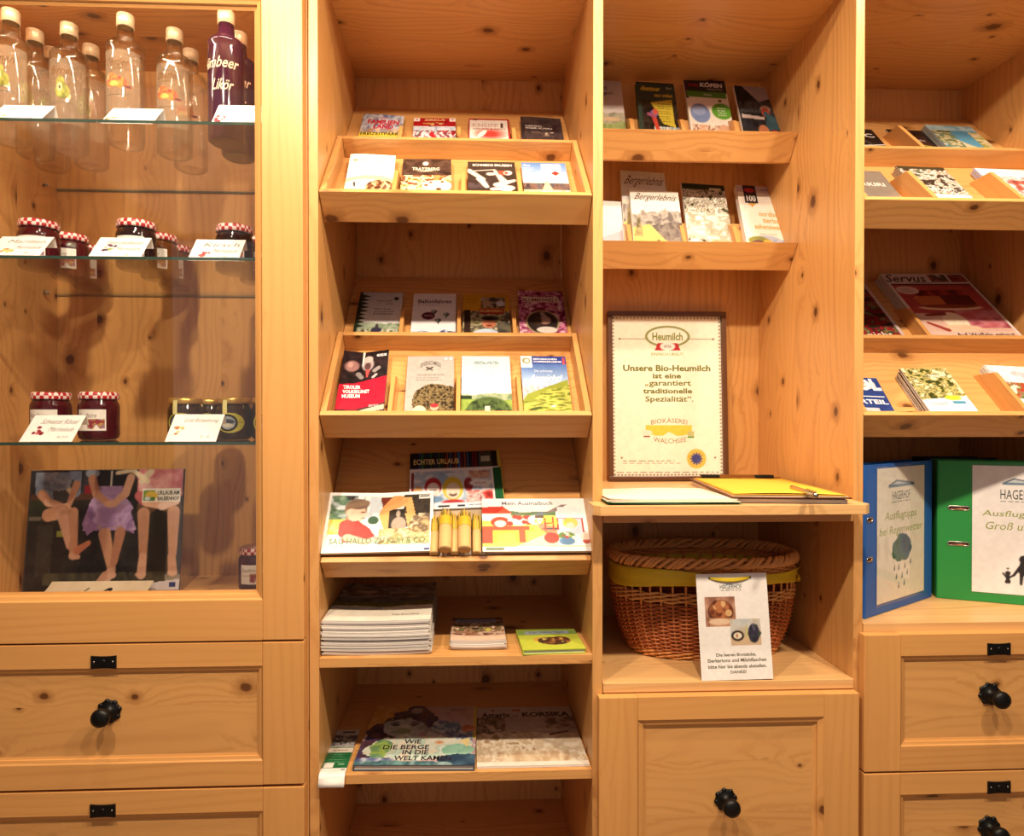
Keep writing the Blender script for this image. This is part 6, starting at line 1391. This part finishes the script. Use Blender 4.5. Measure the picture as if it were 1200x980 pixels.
def make_jar(kind, label, group):
    root = thing('preserve_jar', label, 'jar', (0, 0, 0), group)
    MB().lathe(JPROF, 28).build('glass', JMAT[kind], root)
    lid = MB(); lid.lathe([(.0335, .0775), (.0365, .0778), (.0372, .080), (.0368, .088), (.0345, .0915), (0, .0918)], 28); lid.build('lid', GOLDL if kind == 'honey' else GING, root)
    if kind == 'honey':
        a = Art(60, 50, (200, 190, 60), 97); e = ((a.X - .5) / .49) ** 2 + ((a.Y - .5) / .48) ** 2; a.alpha = (e < 1).astype(float)
        a.ell(.42, .5, .33, .4, (28, 24, 20)).ell(.42, .5, .26, .31, (150, 160, 170)).ell(.42, .45, .22, .12, (60, 70, 84)).ell(.42, .62, .2, .1, (206, 200, 180)).text('Honig', .78, .42, .95, .54, (110, 90, 30))
        link('label', print_mesh('label', a, .066, .046, cyl(.0386, .014, .066, .1), GLOSSY), root)
        m = MB(); m.grid(lambda u, v: Vector(((.0388) * math.sin(-.35 + .28 * u), -(.0388) * math.cos(-.35 + .28 * u), .056 + .024 * v)) if v < .7 else Vector(((.0378) * math.sin(-.35 + .28 * u), -(.0378) * math.cos(-.35 + .28 * u), .056 + .024 * v + .006)), 6, 6)
        m.build('seal_strip', plain('pale_yellow_seal', (226, 212, 140), .6, 0, .1, 300), root)
    else:
        a = Art(56, 44, (240, 232, 222), 98); a.mottle(.4, .45, .95, .92, [(240, 232, 222), (120, 60, 110), (206, 160, 60), (150, 40, 60)], 5, 4, k=3).text('Konfitüre', .06, .18, .7, .38, (120, 96, 80), .3).text('hausgemacht', .06, .5, .38, .62, (150, 130, 110))
        link('label', print_mesh('label', a, .056, .040, cyl(.0386, .018, .056, .1), MATT), root)
    return root
jp = {}
def jar(kind, px, Y, shelf, label, group):
    y = Y - DIST; x = AX(px, y, 300 if shelf == 1 else 490)
    if kind not in jp: jp[kind] = make_jar(kind, label, group); o = jp[kind]
    else: o = dup(jp[kind], None, label, group)
    o.location = (x, y, GZ[shelf] + .0005)
    o.scale = (.96, .96, 1.0) if kind == 'honey' else (1.055, 1.055, 1.13)
    return o
G1, G2 = 'preserve jars on the middle glass shelf', 'preserve and honey jars on the lowest glass shelf'
jar('red', 46, 1.478, 1, 'red jam jar with gingham lid behind the left card, middle glass shelf', G1)
jar('red', 82, 1.583, 1, 'dark red jar standing a little behind the left jam jar', G1)
jar('red', 106, 1.69, 1, 'red jar furthest back of the left three on the middle glass shelf', G1)
jar('dark', 160, 1.471, 1, 'black currant jar with gingham lid behind the middle card', G1)
jar('amber', 187, 1.575, 1, 'brown preserve jar just behind the black currant jar', G1)
jar('amber', 206, 1.68, 1, 'amber preserve jar furthest back behind the middle card', G1)
jar('dark', 275, 1.498, 1, 'dark jar with gingham lid behind the right card, middle glass shelf', G1)
jar('amber', 301, 1.60, 1, 'amber jar half hidden behind the door stile, middle glass shelf', G1)
jar('red', 60, 1.50, 2, 'jam jar behind the red currant card, lowest glass shelf', G2)
jar('red', 116, 1.48, 2, 'jam jar with its label showing, beside the red currant card', G2)
jar('honey', 217.5, 1.50, 2, 'dark honey jar behind the honey card, leftmost', G2)
jar('honey', 246, 1.585, 2, 'dark honey jar set back between the two front honey jars', G2)
jar('honey', 274.5, 1.48, 2, 'dark honey jar with yellow oval label beside the honey card', G2)
jar('honey', 315, 1.485, 2, 'honey jar cut off by the door stile, lowest glass shelf', G2)
y_ = .30
o = dup(jp['red'], (AX(300, y_, 670), y_, CFLOOR + .0006), 'jar with a gingham lid on the cabinet floor, mostly hidden by the stile', 'jar on the cabinet floor')

# --- price cards
SCRIPT = (120, 110, 104)
def tent_card(bl, br, tl, shelf, pyb, pyt, label, art, W=.105, name='price_card', z=None):
    z = GZ[shelf] if z is None else z
    Y = abs(z - EYE) * F / abs(490 - pyb); y = max(GY0 + .012, Y - DIST)
    x0, x1 = AX(bl, y, pyb), AX(br, y, pyb); w = x1 - x0
    root = thing(name, label, 'card', (x0, y, z + .0005), 'white price cards in the glass cabinet')
    best = None
    for k in range(5, 75):
        ph = math.radians(k); p = proj(Vector((x0 + w / 2, y + .074 * math.sin(ph), z + .074 * math.cos(ph))))
        if best is None or abs(p[1] - pyt) < best[0]: best = (abs(p[1] - pyt), ph)
    ph = best[1]; q = proj(Vector((x0, y + .074 * math.sin(ph), z + .074 * math.cos(ph))))
    H = .074
    sh = 0
    fn = lambda x, yy: np.stack([x, yy * math.sin(ph), yy * math.cos(ph)], -1)
    root_x = root
    link('front_leaf', print_mesh('front_leaf', art, w, H, fn, MATT), root)
    m = MB(); m.v = [(0, .0005, 0), (w, .0005, 0), (w, H * math.sin(ph) + .0004, H * math.cos(ph)), (0, H * math.sin(ph) + .0004, H * math.cos(ph)), (w, H * math.sin(ph) + .010, H * math.cos(ph) - .02), (0, H * math.sin(ph) + .010, H * math.cos(ph) - .02)]
    m.face([0, 3, 2, 1]); m.face([3, 5, 4, 2]); m.build('back_leaf', WHITE_PAPER, root)
    return root
def card_art(l1, l2, price, cols, seed, fx=.14, fy=.72):
    a = Art(90, 62, (248, 242, 236), seed)
    a.spots(9, fx - .09, fy - .14, fx + .1, fy + .12, .02, .045, cols)
    a.text(l1, .22, .16, .92, .34, SCRIPT, .3)
    if l2: a.text(l2, .44, .46, .92, .62, SCRIPT, .3)
    return a.text(price, .66, .78, .88, .88, (140, 130, 122), .1)
RED_ = [(180, 40, 50), (140, 20, 36), (206, 80, 80)]; ORA = [(226, 150, 60), (236, 190, 90), (190, 110, 50)]; PUR = [(80, 40, 70), (110, 60, 90), (150, 170, 90)]
tent_card(-16, 46, 0, 0, 152, 124, 'price card hanging over the top glass shelf at the left edge', card_art('Birnenbrand', '', '29,-', [(170, 170, 70), (206, 196, 110)], 101))
tent_card(117, 178, 128, 0, 154, 128, 'price card before the middle bottle on the top glass shelf', card_art('Obstler', '', '24,-', ORA, 102))
tent_card(247, 308, 258, 0, 152, 124, 'price card before the red liqueur bottles on the top glass shelf', card_art('Himbeerlikör', '', '24,-', RED_, 103))
tent_card(-18, 45, 0, 1, 306.5, 278, 'price card with orange fruit on the middle glass shelf, left edge', card_art('Marillen', 'Marmelade', '5,-', ORA, 104, .3))
tent_card(102, 164, 112, 1, 308, 279, 'price card before the black currant jar on the middle glass shelf', card_art('Heidelbeer', 'Marmelade', '5,-', PUR, 105, .3, .5))
tent_card(219, 279, 229, 1, 309.5, 281, 'price card before the dark jar at the right of the middle glass shelf', card_art('Kirsch', 'Marmelade', '5,-', RED_, 106, .3))
tent_card(22, 84, 31, 2, 519.5, 487, 'card with red currants on the lowest glass shelf, left', card_art('Schwarze Ribisel', 'Marmelade', '4,50', RED_, 107, .24, .6))
tent_card(193, 253, 201, 2, 519.5, 486, 'card with yellow blossoms on the lowest glass shelf, before the honey', card_art('Gold Blütenhonig', '', '5,- 8,-', ORA, 108, .18, .62))
m_ = on_z(282, 689, CFLOOR)

# --- poster and calligraphy sheet on the cabinet floor
a = Art(170, 128, (34, 30, 28), 111)
a.mottle(0, 0, 1, 1, [(34, 30, 26), (48, 44, 38), (26, 24, 22)], 6, 5).rect(0, .18, .62, .25, (96, 60, 40)).mottle(0, 0, .4, .2, [(60, 60, 70), (40, 40, 44)], 4, 3).mottle(0, .25, .2, .42, [(60, 70, 40), (44, 48, 34)], 4, 4).rect(0, .385, .2, .41, (120, 110, 96)).poly([(0, .42), (.2, .42), (.12, .9), (0, .98)], (46, 40, 34)).rect(.07, .45, .17, .86, (58, 50, 42)).rect(.8, .33, .9, .92, (28, 24, 22)).rect(.9, .3, 1, .92, (66, 60, 54)).rect(.9, .86, 1, .93, (150, 140, 124)).mottle(.12, .84, .9, .93, [(60, 56, 40), (84, 76, 54), (44, 42, 34)], 10, 3).rect(.19, .5, .24, .545, (150, 160, 60)).rect(.35, .13, .42, .2, (150, 30, 40))
SK = (206, 146, 112); SK2 = (226, 170, 140); SK3 = (182, 120, 90)
# left child
a.poly([(.03, .03), (.33, .01), (.33, .2), (.28, .25), (.1, .28), (.04, .2)], (120, 140, 176)).mottle(.03, .02, .33, .14, [(116, 136, 176), (150, 166, 196), (96, 112, 150)], 5, 4).poly([(.14, .12), (.28, .08), (.28, .26), (.16, .26)], (70, 76, 84)).cap(.16, .04, .28, .2, .015, .015, (226, 206, 176)).poly([(.1, .33), (.2, .28), (.3, .32), (.2, .4), (.08, .42)], (70, 60, 50)).cap(.08, .2, .13, .27, .03, .026, SK).cap(.12, .26, .24, .31, .024, .02, SK2).cap(.3, .12, .26, .28, .024, .018, SK).cap(.24, .3, .27, .34, .022, .02, SK2)
a.cap(.13, .37, .22, .34, .04, .042, SK).cap(.22, .36, .28, .62, .038, .022, SK2).cap(.29, .35, .31, .62, .032, .022, SK).cap(.3, .6, .31, .7, .024, .026, SK).cap(.3, .7, .34, .71, .022, .014, SK2).cap(.33, .66, .4, .6, .025, .016, (214, 130, 96))
# middle child
a.poly([(.38, .02), (.64, .01), (.62, .16), (.42, .17)], (34, 32, 32)).rect(.52, .01, .53, .15, (206, 200, 190)).poly([(.44, .15), (.6, .14), (.68, .42), (.69, .53), (.6, .48), (.46, .46), (.39, .54), (.35, .45), (.38, .33)], (150, 112, 170)).mottle(.35, .14, .7, .55, [(150, 110, 170), (176, 140, 196), (130, 92, 150), (196, 166, 206)], 9, 5, mask=(np.abs(a.X - .52 - (a.Y - .3) * .06) < .08 + (a.Y - .14) * .26) & (a.Y < .5)).cap(.46, .47, .6, .46, .012, .012, (176, 140, 150)).ell(.4, .03, .045, .04, (140, 150, 170))
a.cap(.4, .08, .43, .2, .028, .026, SK3).cap(.43, .2, .51, .28, .024, .02, SK).cap(.65, .07, .62, .2, .026, .026, SK2).cap(.62, .2, .55, .28, .024, .02, SK2).ell(.53, .285, .045, .03, SK2).cap(.5, .53, .56, .82, .04, .026, SK).cap(.6, .52, .57, .76, .034, .022, SK3).cap(.55, .84, .52, .92, .028, .024, SK2).cap(.48, .92, .52, .86, .02, .024, SK).ell(.56, .86, .03, .03, SK2)
# right child
a.poly([(.69, .05), (.98, .0), (.99, .22), (.92, .3), (.74, .3), (.7, .2)], (196, 96, 104)).mottle(.69, .0, .99, .22, [(196, 96, 106), (220, 140, 146), (180, 76, 86), (226, 170, 170)], 8, 6, mask=a.X > .7).cap(.72, .1, .78, .02, .02, .02, (226, 206, 176)).cap(.56, .03, .66, .01, .012, .012, (236, 216, 180)).cap(.66, .01, .76, .1, .014, .018, (236, 216, 180)).poly([(.7, .28), (.98, .26), (.99, .36), (.88, .36), (.84, .32), (.78, .38), (.7, .38)], (96, 66, 44)).cap(.71, .22, .74, .26, .03, .03, (190, 90, 96)).cap(.76, .27, .88, .3, .03, .03, SK2).cap(.95, .26, .86, .31, .03, .024, (236, 196, 180))
a.cap(.745, .37, .755, .7, .04, .026, SK).cap(.755, .72, .75, .86, .026, .03, SK2).ell(.745, .86, .035, .02, SK2).cap(.94, .36, .945, .7, .042, .026, SK2).cap(.94, .72, .95, .84, .026, .03, SK2).ell(.95, .85, .035, .02, (236, 186, 160))
a.cloud(.16, .1, .1, .07, [(104, 126, 166), (150, 166, 196), (90, 106, 140)], .8).cloud(.53, .33, .14, .14, [(156, 118, 176), (186, 152, 204), (134, 98, 156)], .5).cloud(.86, .1, .1, .08, [(206, 110, 120), (226, 160, 162), (176, 80, 92)], .6).cap(.43, .2, .51, .28, .024, .02, SK).cap(.62, .2, .55, .28, .024, .02, SK2).ell(.53, .285, .045, .03, SK2).rect(.73, .165, .98, .275, (240, 236, 226)).rect(.735, .175, .815, .265, (120, 150, 60)).ell(.79, .22, .04, .035, (226, 190, 60)).rect(.735, .235, .815, .265, (70, 130, 60)).ell(.765, .245, .02, .015, (206, 214, 226))
a.poly([(.6, .96), (1, .9), (1, .985), (.58, 1.0)], (214, 206, 210)).rect(.93, .925, .975, .965, (46, 62, 130)).rect(.765, .94, .785, .975, (60, 60, 56)).lines(2, .62, .97, .74, .98, (150, 140, 140), .5)
a.rect(0, 0, .006, 1, (70, 60, 56)).rect(0, 0, 1, .006, (170, 140, 120))
a.text('URLAUB AM', .83, .18, .97, .215, (40, 36, 34), bold=.02).text('BAUERNHOF', .83, .228, .97, .262, (40, 36, 34), bold=.02)
PY_ = .328
pz = CFLOOR + .0006
py_ = .272
pl0, pr0 = at(25.5, 690, py_), at(210, 688, py_ + .004)
pw = (pr0 - pl0); pww = math.hypot(pw.x, pw.y)
post = thing('poster', 'farm holiday poster of three barefoot children on a bench, in the glass cabinet', 'poster', (pl0.x, py_, pz))
post.rotation_euler = (math.radians(-8), math.radians(-.4), math.atan2(pw.y, pw.x))
lo, hi = .1, .5
for _ in range(30):
    h_ = (lo + hi) / 2
    if proj(Vector((pl0.x + .19, pl0.y + h_ * math.sin(R_(8)), pz + h_ * math.cos(R_(8)))))[1] > 551: lo = h_
    else: hi = h_
link('print', print_mesh('print', a, pww, lo, lambda x, y: np.stack([x, -.0004 + 0 * x, y], -1), GLOSSY), post)
MB().box(0, pww, 0, .003, 0, lo).build('board', plain('grey_card_board', (70, 60, 54), .8), post)
a = Art(60, 24, (226, 200, 164), 112); a.text('das Brot', .3, .12, .82, .5, (40, 30, 26), .5, .01).text('und du', .2, .62, .72, .97, (40, 30, 26), .5, .01)
cal = thing('calligraphy_sheet', 'beige sheet with black calligraphy lying in front of the children poster', 'paper', (AX(14, .13, 700) - .012, .13, CFLOOR + .0008))
cw_ = AX(150, .3, 684) - AX(24, .3, 684)
link('print', print_mesh('print', a, .23, .13, lambda x, y: np.stack([x + y * .12, y, .0006 + .004 * (y / .15) ** 2 + .13 * np.clip(y / .15 - .4, 0, 1) ** 2], -1), MATT), cal)
m = MB(); m.grid(lambda u, v: Vector((.23 * u + .13 * v * .12, .13 * v, .004 * (v * .867) ** 2 + .13 * max(0, v * .867 - .4) ** 2)), 2, 12); m.build('paper', CREAMP, cal)
